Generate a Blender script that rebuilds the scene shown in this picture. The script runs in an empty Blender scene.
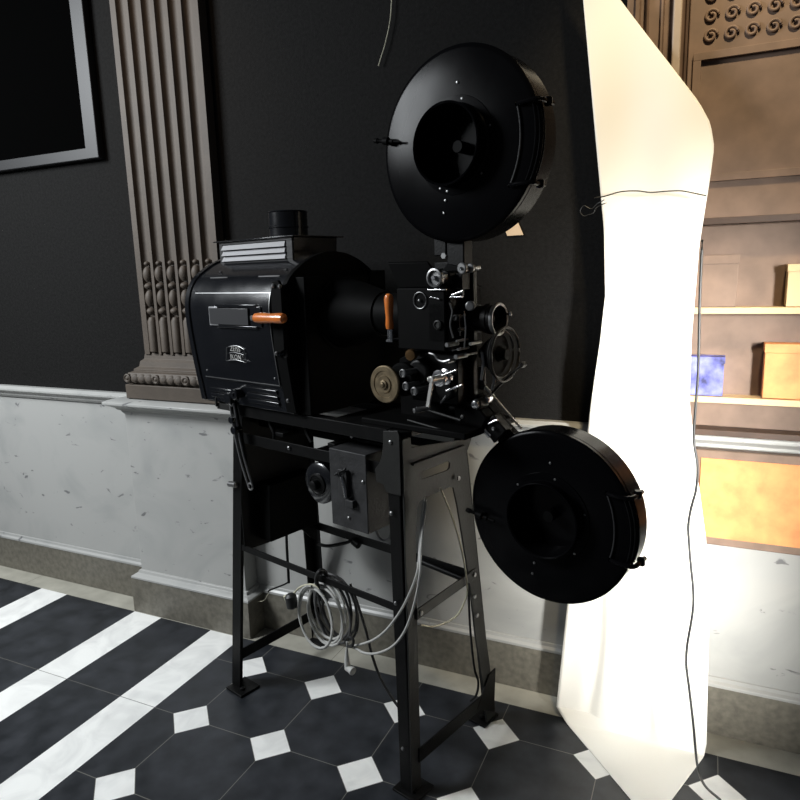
import bpy, bmesh, math, random
from mathutils import Vector, Matrix
random.seed(4)
S = bpy.context.scene
COL = S.collection
PI = math.pi

# ---------------------------------------------------------------- camera
cam_d = bpy.data.cameras.new('camera'); cam = bpy.data.objects.new('camera', cam_d); COL.objects.link(cam)
cam_d.sensor_fit = 'HORIZONTAL'; cam_d.sensor_width = 36.0; cam_d.lens = 664.456 / 800 * 36.0
cam_d.clip_start = 0.05
RX = Vector((0.9090, 0.4158, -0.0284)); FW = Vector((-0.4139, 0.8907, -0.1880)).normalized()
RX = (RX - FW * RX.dot(FW)).normalized(); UP = RX.cross(FW)
cam.matrix_world = Matrix(((RX.x, UP.x, -FW.x, 1.5495), (RX.y, UP.y, -FW.y, -1.5447), (RX.z, UP.z, -FW.z, 1.4953), (0, 0, 0, 1)))
S.camera = cam

# ---------------------------------------------------------------- world, light, exposure
S.view_settings.view_transform = 'Standard'; S.view_settings.look = 'None'
S.view_settings.exposure = 0.0; S.view_settings.gamma = 1.0; S.view_settings.use_curve_mapping = False
w = bpy.data.worlds.new('world'); S.world = w; w.use_nodes = True
w.node_tree.nodes['Background'].inputs[0].default_value = (0.80, 0.88, 1.0, 1)
w.node_tree.nodes['Background'].inputs[1].default_value = 0.045

def aim(o, tgt):
    o.rotation_euler = (Vector(tgt) - o.location).to_track_quat('-Z', 'Y').to_euler()
def area(name, loc, tgt, sx, sy, e, col):
    d = bpy.data.lights.new(name, 'AREA'); d.shape = 'RECTANGLE'; d.size = sx; d.size_y = sy; d.energy = e; d.color = col
    o = bpy.data.objects.new(name, d); COL.objects.link(o); o.location = loc; aim(o, tgt); return o
def spot(name, loc, tgt, ang, blend, e, col, rad=0.08):
    d = bpy.data.lights.new(name, 'SPOT'); d.spot_size = math.radians(ang); d.spot_blend = blend; d.energy = e; d.color = col
    d.shadow_soft_size = rad
    o = bpy.data.objects.new(name, d); COL.objects.link(o); o.location = loc; aim(o, tgt); return o
area('window_light', (-1.9, -1.3, 2.75), (-0.45, 0.1, 0.3), 1.0, 1.1, 140, (0.93, 0.97, 1.0))
spot('warm_spotlight', (1.85, -0.55, 3.4), (1.46, 0.5, 1.80), 38, 0.7, 195, (1.0, 0.80, 0.50))
spot('warm_ceiling_lamp', (-0.5, -0.5, 3.4), (-0.40, 0.55, 2.25), 42, 0.9, 22, (1.0, 0.66, 0.40))
dl = area('daylight_from_right', (2.60, -1.0, 1.05), (1.52, 0.5, 0.85), 0.16, 1.4, 11, (1.0, 0.985, 0.94))
dl.data.spread = math.radians(28)

# ---------------------------------------------------------------- materials
def new_mat(name):
    m = bpy.data.materials.new(name); m.use_nodes = True
    return m, m.node_tree, m.node_tree.nodes['Principled BSDF']
def mat(name, col, rough=0.5, metal=0.0, noise=0.0, scale=20.0, bump=0.0, bscale=80.0, coat=0.0, rvar=0.0, spec=0.5):
    m, nt, b = new_mat(name); N = nt.nodes; L = nt.links
    b.inputs['Roughness'].default_value = rough; b.inputs['Metallic'].default_value = metal
    b.inputs['Coat Weight'].default_value = coat; b.inputs['Coat Roughness'].default_value = 0.12
    b.inputs['Specular IOR Level'].default_value = spec
    b.inputs['Base Color'].default_value = (*col, 1)
    tc = N.new('ShaderNodeTexCoord')
    if noise or rvar:
        n = N.new('ShaderNodeTexNoise'); n.inputs['Scale'].default_value = scale; n.inputs['Detail'].default_value = 6
        L.new(tc.outputs['Object'], n.inputs['Vector'])
        if noise:
            r = N.new('ShaderNodeMapRange'); r.inputs['From Min'].default_value = 0.3; r.inputs['From Max'].default_value = 0.7
            r.inputs['To Min'].default_value = 1 - noise; r.inputs['To Max'].default_value = 1 + noise
            L.new(n.outputs['Fac'], r.inputs['Value'])
            v = N.new('ShaderNodeVectorMath'); v.operation = 'SCALE'; v.inputs[0].default_value = col
            L.new(r.outputs[0], v.inputs['Scale']); L.new(v.outputs[0], b.inputs['Base Color'])
        if rvar:
            r2 = N.new('ShaderNodeMapRange'); r2.inputs['From Min'].default_value = 0.3; r2.inputs['From Max'].default_value = 0.7
            r2.inputs['To Min'].default_value = max(0.03, rough - rvar); r2.inputs['To Max'].default_value = rough + rvar
            L.new(n.outputs['Fac'], r2.inputs['Value']); L.new(r2.outputs[0], b.inputs['Roughness'])
    if bump:
        n2 = N.new('ShaderNodeTexNoise'); n2.inputs['Scale'].default_value = bscale; n2.inputs['Detail'].default_value = 4
        L.new(tc.outputs['Object'], n2.inputs['Vector'])
        bp = N.new('ShaderNodeBump'); bp.inputs['Strength'].default_value = bump; bp.inputs['Distance'].default_value = 0.004
        L.new(n2.outputs['Fac'], bp.inputs['Height']); L.new(bp.outputs[0], b.inputs['Normal'])
    return m

M = {}
M['enamel'] = mat('black_enamel', (0.0045, 0.005, 0.0065), 0.22, coat=0.35, rvar=0.06, scale=9)
M['gloss'] = mat('glossy_black_lacquer', (0.0022, 0.0022, 0.0026), 0.21, coat=0.0, rvar=0.04, scale=6, spec=0.05)
M['paint'] = mat('black_paint', (0.003, 0.003, 0.003), 0.45, spec=0.15, noise=0.3, scale=30, bump=0.12, bscale=160)
M['matte'] = mat('matte_black', (0.0025, 0.0025, 0.0025), 0.6, noise=0.2, spec=0.05)
M['velvet'] = mat('dull_black_interior', (0.0012, 0.0012, 0.0012), 0.9, spec=0.0)
M['iron'] = mat('dark_grey_steel_lit_black_paint', (0.014, 0.014, 0.013), 0.5, spec=0.3, noise=0.2, scale=14, bump=0.15, bscale=120)  # dark grey fittings, and black stand faces coloured as lit from the right
M['boxgrey'] = mat('worn_dark_grey_paint', (0.026, 0.026, 0.027), 0.55, spec=0.3, noise=0.3, scale=25, bump=0.3, bscale=140)
M['chrome'] = mat('nickel_plate', (0.62, 0.62, 0.63), 0.22, metal=1.0, rvar=0.08)
M['palemetal'] = mat('bright_plated_steel', (0.60, 0.59, 0.56), 0.35, metal=0.45)
M['dullmetal'] = mat('dull_steel', (0.22, 0.22, 0.22), 0.38, metal=0.9, noise=0.2)
M['brass'] = mat('tarnished_brass', (0.20, 0.155, 0.095), 0.45, metal=0.75, noise=0.35, scale=40)
M['bronze'] = mat('bronze', (0.22, 0.13, 0.06), 0.32, metal=0.9)
M['wood'] = mat('varnished_orange_wood', (0.62, 0.17, 0.03), 0.28, noise=0.25, scale=30, coat=0.4)
M['glass'] = mat('dark_viewing_glass', (0.035, 0.035, 0.037), 0.35)
M['louvre'] = mat('bare_steel_louvre', (0.42, 0.42, 0.43), 0.35, metal=0.4)
M['wall'] = mat('charcoal_wall_paint', (0.0076, 0.0074, 0.0072), 0.85, noise=0.3, scale=90, bump=0.35, bscale=260, spec=0.12)
M['pil'] = mat('taupe_pilaster_paint', (0.068, 0.053, 0.040), 0.65, noise=0.15, scale=12, bump=0.15, bscale=90)
M['cab'] = mat('grey_cable_rubber', (0.42, 0.42, 0.40), 0.5)
M['cabd'] = mat('black_cable_rubber', (0.012, 0.012, 0.012), 0.5)
M['cabc'] = mat('cream_cable_sheath', (0.50, 0.48, 0.36), 0.5)
M['cabm'] = mat('dark_grey_cable_rubber', (0.07, 0.07, 0.07), 0.45)
M['frame'] = mat('black_picture_frame', (0.006, 0.006, 0.007), 0.5)
M['brownwood'] = mat('warm_brown_panelling', (0.16, 0.105, 0.075), 0.6, noise=0.2, scale=14)
M['palepaint'] = mat('pale_taupe_moulding', (0.36, 0.29, 0.23), 0.55, noise=0.1, scale=14)
M['shelf'] = mat('dark_shelf_wood', (0.05, 0.028, 0.018), 0.5, noise=0.2)
M['beige'] = mat('beige_board', (0.55, 0.40, 0.22), 0.6)
M['blue'] = mat('blue_white_fabric', (0.12, 0.13, 0.42), 0.7, noise=0.8, scale=25)
M['orange'] = mat('orange_card', (0.60, 0.24, 0.08), 0.6, noise=0.2)
M['scrap'] = mat('cream_card', (0.62, 0.47, 0.32), 0.7)

def marble(name, base, vein, vs, spots):
    m, nt, b = new_mat(name); N = nt.nodes; L = nt.links
    tc = N.new('ShaderNodeTexCoord')
    n1 = N.new('ShaderNodeTexNoise'); n1.inputs['Scale'].default_value = vs; n1.inputs['Detail'].default_value = 8; n1.inputs['Distortion'].default_value = 1.6
    r1 = N.new('ShaderNodeValToRGB'); r1.color_ramp.elements[0].position = 0.30; r1.color_ramp.elements[0].color = (*vein, 1)
    r1.color_ramp.elements[1].position = 0.52; r1.color_ramp.elements[1].color = (*base, 1)
    mp = N.new('ShaderNodeMapping'); mp.inputs['Scale'].default_value = (1.0, 1.0, 1.9); mp.inputs['Rotation'].default_value = (0, 0.5, 0)
    n2 = N.new('ShaderNodeTexNoise'); n2.inputs['Scale'].default_value = 13; n2.inputs['Detail'].default_value = 5; n2.inputs['Distortion'].default_value = 0.8
    r2 = N.new('ShaderNodeValToRGB'); r2.color_ramp.elements[0].position = spots; r2.color_ramp.elements[0].color = (1, 1, 1, 1)
    r2.color_ramp.elements[1].position = spots + 0.05; r2.color_ramp.elements[1].color = (0.42, 0.42, 0.44, 1)
    mx = N.new('ShaderNodeMix'); mx.data_type = 'RGBA'; mx.blend_type = 'MULTIPLY'; mx.inputs[0].default_value = 1
    L.new(tc.outputs['Object'], n1.inputs['Vector']); L.new(tc.outputs['Object'], mp.inputs[0]); L.new(mp.outputs[0], n2.inputs['Vector'])
    L.new(n1.outputs['Fac'], r1.inputs[0]); L.new(n2.outputs['Fac'], r2.inputs[0])
    L.new(r1.outputs[0], mx.inputs[6]); L.new(r2.outputs[0], mx.inputs[7]); L.new(mx.outputs[2], b.inputs['Base Color'])
    b.inputs['Roughness'].default_value = 0.35
    return m
M['marble'] = marble('grey_white_marble', (0.38, 0.38, 0.365), (0.32, 0.325, 0.315), 2.5, 0.655)
M['skirt'] = mat('brown_grey_stone', (0.14, 0.13, 0.105), 0.5, noise=0.25, scale=45, bump=0.05)

def floor_mat():
    m, nt, b = new_mat('black_and_white_stone_tiles'); N = nt.nodes; L = nt.links
    def V(x):
        return x
    def math_(op, a, c=None, clamp=False):
        n = N.new('ShaderNodeMath'); n.operation = op; n.use_clamp = clamp
        for i, v in enumerate((a, c)):
            if v is None: continue
            if isinstance(v, (int, float)): n.inputs[i].default_value = v
            else: L.new(v, n.inputs[i])
        return n.outputs[0]
    def mix(f, A, B):
        n = N.new('ShaderNodeMix'); n.data_type = 'RGBA'
        L.new(f, n.inputs[0])
        for k, v in ((6, A), (7, B)):
            if isinstance(v, tuple): n.inputs[k].default_value = (*v, 1)
            else: L.new(v, n.inputs[k])
        return n.outputs[2]
    tc = N.new('ShaderNodeTexCoord'); sx = N.new('ShaderNodeSeparateXYZ'); L.new(tc.outputs['Object'], sx.inputs[0])
    x, y = sx.outputs[0], sx.outputs[1]
    T = 0.33; D = 0.0787; G = 0.0018
    fx = math_('SUBTRACT', x, math_('MULTIPLY', math_('ROUND', math_('DIVIDE', x, T)), T))
    fy = math_('SUBTRACT', y, math_('MULTIPLY', math_('ROUND', math_('DIVIDE', y, T)), T))
    ax, ay = math_('ABSOLUTE', fx), math_('ABSOLUTE', fy)
    dia = math_('ADD', ax, ay)
    insq = math_('LESS_THAN', dia, D)
    gx = math_('LESS_THAN', ax, G * 0.7); gy = math_('LESS_THAN', ay, G * 0.7)
    gd = math_('LESS_THAN', math_('ABSOLUTE', math_('SUBTRACT', dia, D + G * 0.5)), G)
    grout = math_('MAXIMUM', math_('MAXIMUM', gx, gy), gd)
    grout = math_('MULTIPLY', grout, math_('SUBTRACT', 1.0, insq))
    # marble for the white pieces
    n1 = N.new('ShaderNodeTexNoise'); n1.inputs['Scale'].default_value = 7; n1.inputs['Detail'].default_value = 8; n1.inputs['Distortion'].default_value = 1.2
    L.new(tc.outputs['Object'], n1.inputs['Vector'])
    r1 = N.new('ShaderNodeValToRGB'); r1.color_ramp.elements[0].position = 0.3; r1.color_ramp.elements[0].color = (0.70, 0.70, 0.68, 1)
    r1.color_ramp.elements[1].position = 0.6; r1.color_ramp.elements[1].color = (0.88, 0.88, 0.85, 1); L.new(n1.outputs['Fac'], r1.inputs[0])
    white = r1.outputs[0]
    n2 = N.new('ShaderNodeTexNoise'); n2.inputs['Scale'].default_value = 11; n2.inputs['Detail'].default_value = 8; L.new(tc.outputs['Object'], n2.inputs['Vector'])
    r2 = N.new('ShaderNodeValToRGB'); r2.color_ramp.elements[0].position = 0.35; r2.color_ramp.elements[0].color = (0.010, 0.012, 0.015, 1)
    r2.color_ramp.elements[1].position = 0.75; r2.color_ramp.elements[1].color = (0.034, 0.037, 0.044, 1); L.new(n2.outputs['Fac'], r2.inputs[0])
    black = r2.outputs[0]
    octo = mix(insq, black, white)
    octo = mix(grout, octo, (0.15, 0.145, 0.13))
    # left border of stripes, running towards the wall
    def band(a, c):
        return math_('MULTIPLY', math_('GREATER_THAN', x, a), math_('LESS_THAN', x, c))
    left = math_('LESS_THAN', x, -0.168)
    ws = math_('MAXIMUM', math_('MAXIMUM', band(-0.333, -0.168), band(-0.775, -0.615)), band(-1.40, -1.22))
    joint = math_('LESS_THAN', math_('ABSOLUTE', math_('SUBTRACT', math_('FRACT', math_('DIVIDE', math_('ADD', y, 0.33), 0.66)), 0.5)), 0.0018)
    stripes = mix(ws, black, white)
    stripes = mix(joint, stripes, (0.12, 0.115, 0.105))
    col = mix(left, octo, stripes)
    # pale border strip along the wall
    edge = math_('GREATER_THAN', y, 0.494)
    n3 = N.new('ShaderNodeTexNoise'); n3.inputs['Scale'].default_value = 9; n3.inputs['Detail'].default_value = 7; L.new(tc.outputs['Object'], n3.inputs['Vector'])
    r3 = N.new('ShaderNodeValToRGB'); r3.color_ramp.elements[0].position = 0.3; r3.color_ramp.elements[0].color = (0.30, 0.29, 0.245, 1)
    r3.color_ramp.elements[1].position = 0.65; r3.color_ramp.elements[1].color = (0.42, 0.405, 0.345, 1); L.new(n3.outputs['Fac'], r3.inputs[0])
    ej = math_('LESS_THAN', math_('ABSOLUTE', math_('SUBTRACT', math_('FRACT', math_('ADD', math_('DIVIDE', x, 0.9), 0.2)), 0.5)), 0.0012)
    ec = mix(ej, r3.outputs[0], (0.14, 0.13, 0.11))
    col = mix(edge, col, ec)
    L.new(col, b.inputs['Base Color'])
    r = N.new('ShaderNodeMapRange'); r.inputs['To Min'].default_value = 0.30; r.inputs['To Max'].default_value = 0.55
    L.new(n2.outputs['Fac'], r.inputs['Value']); L.new(r.outputs[0], b.inputs['Roughness'])
    b.inputs['Specular IOR Level'].default_value = 0.35
    return m
M['floor'] = floor_mat()

def paper_mat():
    m, nt, b = new_mat('white_backdrop_paper')
    b.inputs['Base Color'].default_value = (0.88, 0.86, 0.80, 1); b.inputs['Roughness'].default_value = 0.8
    b.inputs['Specular IOR Level'].default_value = 0.1
    return m
M['paper'] = paper_mat()

# ---------------------------------------------------------------- mesh helpers
def nb(): return bmesh.new()
def box(bm, x0, x1, y0, y1, z0, z1):
    v = [bm.verts.new(p) for p in ((x0,y0,z0),(x1,y0,z0),(x1,y1,z0),(x0,y1,z0),(x0,y0,z1),(x1,y0,z1),(x1,y1,z1),(x0,y1,z1))]
    for f in ((0,3,2,1),(4,5,6,7),(0,1,5,4),(1,2,6,5),(2,3,7,6),(3,0,4,7)): bm.faces.new([v[i] for i in f])
    return bm
def frame_of(d):
    d = Vector(d).normalized(); t = Vector((0,0,1)) if abs(d.z) < 0.9 else Vector((1,0,0))
    u = d.cross(t).normalized(); return d, u, u.cross(d).normalized()
def lathe(bm, p0, axis, prof, n=32, caps=True):
    """prof: list of (distance along axis, radius)."""
    d, u, v = frame_of(axis); p0 = Vector(p0); rings = []
    for s, r in prof:
        if r < 1e-5: rings.append([bm.verts.new(p0 + d * s)])
        else: rings.append([bm.verts.new(p0 + d * s + (u * math.cos(2*PI*i/n) + v * math.sin(2*PI*i/n)) * r) for i in range(n)])
    for A, B in zip(rings, rings[1:]):
        for i in range(n):
            j = (i + 1) % n
            if len(A) == 1 and len(B) == 1: continue
            if len(A) == 1: bm.faces.new((A[0], B[i], B[j]))
            elif len(B) == 1: bm.faces.new((A[i], B[0], A[j]))
            else: bm.faces.new((A[i], B[i], B[j], A[j]))
    if caps:
        if len(rings[0]) > 1: bm.faces.new(rings[0])
        if len(rings[-1]) > 1: bm.faces.new(list(reversed(rings[-1])))
    return bm
def cyl(bm, p0, p1, r, n=20, bev=None):
    p0 = Vector(p0); p1 = Vector(p1); L = (p1 - p0).length; b = min(bev if bev is not None else r * 0.15, L * 0.3)
    return lathe(bm, p0, p1 - p0, [(0, r - b), (b, r), (L - b, r), (L, r - b)], n)
def smooth_path(P, k=6):
    P = [Vector(p) for p in P]
    if len(P) < 3: return P
    out = []; Q = [P[0]*2 - P[1]] + P + [P[-1]*2 - P[-2]]
    for i in range(1, len(Q) - 2):
        a, b, c, d = Q[i-1:i+3]
        for j in range(k):
            t = j / k
            out.append(0.5 * ((2*b) + (c - a)*t + (2*a - 5*b + 4*c - d)*t*t + (3*b - a - 3*c + d)*t**3))
    out.append(P[-1]); return out
def tube(bm, P, r, n=10, k=6, closed=False):
    P = smooth_path(P, k) if k else [Vector(p) for p in P]
    if closed: P = P[:-1] if (P[0] - P[-1]).length < 1e-4 else P
    m = len(P); rings = []; up = None
    for i, p in enumerate(P):
        if closed: d = P[(i+1) % m] - P[i-1]
        else: d = P[min(i+1, m-1)] - P[max(i-1, 0)]
        d.normalize()
        if up is None: _, u, v = frame_of(d)
        else:
            u = (up - d * up.dot(d)).normalized(); v = d.cross(u)
        up = u
        rings.append([bm.verts.new(p + (u * math.cos(2*PI*j/n) + v * math.sin(2*PI*j/n)) * r) for j in range(n)])
    pairs = list(zip(rings, rings[1:])) + ([(rings[-1], rings[0])] if closed else [])
    for A, B in pairs:
        # align closing ring
        off = 0
        if closed and A is rings[-1]: off = min(range(n), key=lambda o: (A[0].co - B[o].co).length)
        for j in range(n):
            q = (j + 1) % n
            bm.faces.new((A[j], A[q], B[(q+off) % n], B[(j+off) % n]))
    if not closed:
        bm.faces.new(list(reversed(rings[0]))); bm.faces.new(rings[-1])
    return bm
def bar(bm, p0, p1, wdt, thk, up=(0,0,1)):
    """rectangular bar from p0 to p1, wdt measured along `up`, thk across."""
    p0 = Vector(p0); p1 = Vector(p1); d = (p1 - p0).normalized(); u = Vector(up); u = (u - d*u.dot(d)).normalized(); v = d.cross(u)
    vs = [bm.verts.new(p + u*a*wdt/2 + v*b*thk/2) for p in (p0, p1) for a, b in ((-1,-1),(1,-1),(1,1),(-1,1))]
    for f in ((0,1,2,3),(7,6,5,4),(0,4,5,1),(1,5,6,2),(2,6,7,3),(3,7,4,0)): bm.faces.new([vs[i] for i in f])
    return bm
def prism(bm, poly, axis, c0, c1):
    """poly of 2D points; axis 'a' -> poly=(y,z) extruded in x; 'b' -> poly=(x,z) extruded in y; 'z' -> poly=(x,y)."""
    def P(p, c): return {'a': (c, p[0], p[1]), 'b': (p[0], c, p[1]), 'z': (p[0], p[1], c)}[axis]
    A = [bm.verts.new(P(p, c0)) for p in poly]; B = [bm.verts.new(P(p, c1)) for p in poly]
    bm.faces.new(A); bm.faces.new(list(reversed(B)))
    n = len(poly)
    for i in range(n): bm.faces.new((A[i], B[i], B[(i+1) % n], A[(i+1) % n]))
    return bm
def holed(bm, outer, holes, axis, c0, c1):
    """plate with holes: triangulate the outline with its holes, then give it thickness."""
    def P(p): return {'a': (c0, p[0], p[1]), 'b': (p[0], c0, p[1]), 'z': (p[0], p[1], c0)}[axis]
    t = bmesh.new(); es = []
    for loop in [outer] + holes:
        vs = [t.verts.new(P(p)) for p in loop]
        es += [t.edges.new((vs[i], vs[(i+1) % len(vs)])) for i in range(len(vs))]
    bmesh.ops.triangle_fill(t, edges=es, use_beauty=True)
    g = bmesh.ops.extrude_face_region(t, geom=list(t.faces))
    dv = {'a': (c1-c0,0,0), 'b': (0,c1-c0,0), 'z': (0,0,c1-c0)}[axis]
    bmesh.ops.translate(t, verts=[e for e in g['geom'] if isinstance(e, bmesh.types.BMVert)], vec=dv)
    me = bpy.data.meshes.new('tmp'); t.to_mesh(me); t.free(); bm.from_mesh(me); bpy.data.meshes.remove(me)
    return bm
def obj(name, bm, m, parent=None, bevel=0.0, smooth=True, seg=2, label=None):
    bmesh.ops.recalc_face_normals(bm, faces=list(bm.faces))
    me = bpy.data.meshes.new(name); bm.to_mesh(me); bm.free()
    me.materials.append(M[m] if isinstance(m, str) else m)
    o = bpy.data.objects.new(name, me); COL.objects.link(o)
    if parent is not None: o.parent = parent
    if smooth:
        for p in me.polygons: p.use_smooth = True
        me.set_sharp_from_angle(angle=math.radians(32))
    if bevel:
        md = o.modifiers.new('bevel', 'BEVEL'); md.width = bevel; md.segments = seg; md.limit_method = 'ANGLE'; md.angle_limit = math.radians(40)
        md.harden_normals = False
    if label: o['label'] = label
    return o
SPLIT = {'bolt', 'screw', 'rivet', 'shoulder_strip', 'linkage', 'gate_latch', 'oil_pipe', 'window_guide', 'hinge_bar', 'clamp_screw', 'arm_knob', 'vent_rib', 'slide_bar', 'switch_plate', 'door_frame'}
def islands(bm):
    seen = set(); out = []
    for v in bm.verts:
        if v in seen: continue
        st = [v]; grp = []; seen.add(v)
        while st:
            q = st.pop(); grp.append(q)
            for e in q.link_edges:
                o_ = e.other_vert(q)
                if o_ not in seen: seen.add(o_); st.append(o_)
        out.append(grp)
    return out
_obj = obj
def obj(name, bm, m, parent=None, **kw):
    if name not in SPLIT: return _obj(name, bm, m, parent, **kw)
    first = None
    for grp in islands(bm):
        n = bmesh.new(); mp = {v: n.verts.new(v.co) for v in grp}
        for f in {f for v in grp for f in v.link_faces}: n.faces.new([mp[v] for v in f.verts])
        o = _obj(name, n, m, parent, **kw); first = first or o
    bm.free(); return first
def tag(o, label, cat, group=None):
    o['label'] = label; o['category'] = cat
    if group: o['group'] = group
    return o
def struct(o): o['kind'] = 'structure'; return o

# ================================================================ THE SETTING
fl = struct(obj('floor', box(nb(), -4.0, 4.5, -4.5, 0.612, -0.05, 0.0), 'floor'))
wy = 0.612
struct(obj('wall_back', box(nb(), -4.0, 4.5, wy, wy + 0.12, 0.0, 3.6), 'wall'))
# marble wainscot of the back wall
bm = nb(); prism(bm, [(wy, 0.19), (wy - .004, 0.19), (wy - .004, .965), (wy, .965)], 'a', -4.0, 4.5)
struct(obj('trim_1', bm, 'marble'))
bm = nb(); prism(bm, [(wy, .945), (wy - .012, .945), (wy - .022, .958), (wy - .022, .966), (wy - .045, .982), (wy - .045, .992), (wy - .03, 1.003), (wy, 1.003)], 'a', -4.0, 4.5)
struct(obj('trim_2', bm, 'marble', bevel=.002))
# stone skirting with its marble ledge
bm = nb(); prism(bm, [(wy, 0), (wy - .016, 0), (wy - .016, .168), (wy, .168)], 'a', -4.0, 4.5)
struct(obj('baseboard_back', bm, 'skirt', bevel=.002))
bm = nb(); prism(bm, [(wy, .168), (wy - .018, .168), (wy - .018, .178), (wy - .010, .186), (wy - .008, .198), (wy, .198)], 'a', -4.0, 4.5)
struct(obj('trim_3', bm, 'marble', bevel=.0015))

# pedestal under the pilaster: three-sided mouldings
def wrap(bm, x0, x1, yf, yb, prof):
    """prof: list of (outset, z). sweeps round left, front, right of a block whose faces are x0, x1, yf."""
    rows = []
    for o_, z in prof:
        rows.append([bm.verts.new(p) for p in ((x0 - o_, yb, z), (x0 - o_, yf - o_, z), (x1 + o_, yf - o_, z), (x1 + o_, yb, z))])
    for A, B in zip(rows, rows[1:]):
        for i in range(3): bm.faces.new((A[i], A[i+1], B[i+1], B[i]))
        bm.faces.new((A[3], A[0], B[0], B[3]))
    bm.faces.new(rows[0]); bm.faces.new(list(reversed(rows[-1])))
    return bm
px0, px1, pf = -0.740, -0.153, 0.528
struct(obj('trim_4', box(nb(), px0, px1, pf, wy - .005, 0.18, 0.94), 'marble', bevel=.002))
struct(obj('trim_5', wrap(nb(), px0, px1, pf, wy - .001, [(0.0, .925), (.008, .935), (.010, .942), (.022, .948), (.026, .955), (.046, .966), (.062, .974), (.062, .984), (.045, .992), (.0, .998)]), 'marble', bevel=.0015))
struct(obj('baseboard_pedestal', box(nb(), px0 - .040, px1 + .03, pf - .031, wy - .001, 0.0, 0.165), 'skirt', bevel=.002))
struct(obj('trim_6', wrap(nb(), px0, px1, pf, wy - .001, [(.034, .165), (.034, .174), (.022, .182), (.012, .186), (.008, .198), (0, .200)]), 'marble', bevel=.001))

# pilasters
def pilaster(x0, x1, name, zt=3.3, yf=0.565, flip=False):
    n = 6; wdt = x1 - x0; edge = 0.028; pitch = (wdt - 2*edge + 0.014) / n; gw = pitch - 0.014
    prof = [(x0, wy - .002), (x0, yf)]
    for i in range(n):
        g0 = x0 + edge + i * pitch
        for k in range(11):
            t = k / 10 * PI; prof.append((g0 + gw/2 - gw/2 * math.cos(t), yf + 0.020 * math.sin(t) ** 0.8))
    prof += [(x1, yf), (x1, wy - .002)]
    bm = nb(); prism(bm, prof, 'z', 1.185, zt)
    root = obj(name, bm, 'pil', smooth=True, bevel=0.0); struct(root)
    # plinth and turned base
    base = nb(); wrap(base, x0 - .03, x1 + .03, yf - .01, wy - .002, [(.045, 1.0), (.045, 1.06)])
    obj('plinth', base, 'pil', root, bevel=.003)
    base = nb(); wrap(base, x0 - .02, x1 + .02, yf - .005, wy - .002,
        [(.02, 1.06), (.040, 1.066), (.050, 1.080), (.050, 1.095), (.040, 1.110), (.024, 1.116), (.024, 1.124), (.008, 1.134), (.004, 1.155), (-.008, 1.165), (-.012, 1.190)])
    obj('base_moulding', base, 'pil', root, bevel=.0015)
    # carved band: leaves and rosettes on the torus
    cv = nb(); q = x0 - .055; k = 0
    while q < x1 + .06:
        r = .0175 if k % 4 else .019
        ax = Vector((0.35, -1, 0.25)) if k % 4 else Vector((0, -1, 0))
        lathe(cv, (q, yf - .050, 1.088), ax, [(-.004, r*1.1), (.004, r*1.1), (.009, r*.8), (.011, r*.4), (.010, 0)] if k % 4 else [(-.004, r), (.010, r), (.013, r*.75), (.009, r*.5), (.013, r*.25), (.014, 0)], 14)
        q += .040; k += 1
    obj('carved_band', cv, 'pil', root)
    for i in range(n):
        cx = x0 + edge + i * pitch + gw/2; s = gw / 2 * 0.82; b = nb()
        # stopped flute (a reed), then a string of beads and husks
        lathe(b, (cx, yf + .008, 1.195), (0,0,1), [(0, s*.8), (.004, s), (.130, s), (.146, s*.6), (.15, 0)], 14)
        for z0, h, kk in ((1.352, .030, 0), (1.386, .066, 1), (1.456, .028, 0), (1.488, .060, 1), (1.552, .020, 2)):
            pr = [(h * j / 8, s * (.95 if kk == 0 else 1.0 if kk == 1 else .6) * math.sin(PI * (0.04 + .92 * j / 8)) ** (0.6 if kk != 1 else .45)) for j in range(9)]
            lathe(b, (cx, yf + .008, z0), (0,0,1), [(0, 0)] + pr + [(h, 0)], 14)
        obj('bead_column', b, 'pil', root)
    return root
pilaster(-0.625, -0.196, 'trim_7')

# warm panelled door surround behind the paper, on the right
xs = 1.300
pr = [(xs, wy - .002), (xs, .575), (xs + .020, .575), (xs + .024, .560), (xs + .034, .560), (xs + .038, .568), (xs + .048, .568), (xs + .052, .552), (xs + .056, .548), (xs + .060, .560),
      (xs + .088, .560), (xs + .092, .546), (xs + .097, .546), (xs + .100, .560), (xs + .122, .560)]
x9 = xs + .122
pr += [(x9, .535), (x9 + .006, .528), (x9 + .020, .528), (x9 + .026, .535), (x9 + .030, .560), (x9 + .034, .548), (x9 + .038, .585), (x9 + .038, wy - .002)]
bm = nb(); prism(bm, pr, 'z', 0.0, 3.3)
struct(obj('trim_8', bm, 'brownwood', smooth=True))
bm = nb(); box(bm, x9 + .002, x9 + .024, .522, .534, 0.0, 3.3); o = struct(obj('trim_9', bm, 'palepaint', bevel=.004))
# carved timber panel right of the surround
bm = nb(); box(bm, x9 + .040, 2.9, .590, wy - .002, 1.003, 3.3)
o = struct(obj('trim_10', bm, 'brownwood', bevel=.003))
cv = nb()
for k in range(3):
    bx = x9 + .075 + k * .42
    for (x0, x1, z0, z1) in ((bx - .02, bx + .32, 1.72, 1.74), (bx - .02, bx + .32, 2.04, 2.06), (bx - .02, bx, 1.74, 2.04), (bx + .30, bx + .32, 1.74, 2.04)):
        box(cv, x0, x1, .578, .592, z0, z1)
    for j in range(9):
        for i in range(5):
            cx, cz = bx + .02 + i * .05, 2.10 + j * .05
            P = [(cx + .018 * math.cos(t) * (1 - t / 12), .586, cz + .018 * math.sin(t) * (1 - t / 12)) for t in [q * .7 for q in range(13)]]
            tube(cv, P, .0045, 6, 2)
obj('carved_ornament', cv, 'brownwood', o, bevel=.001)

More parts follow.
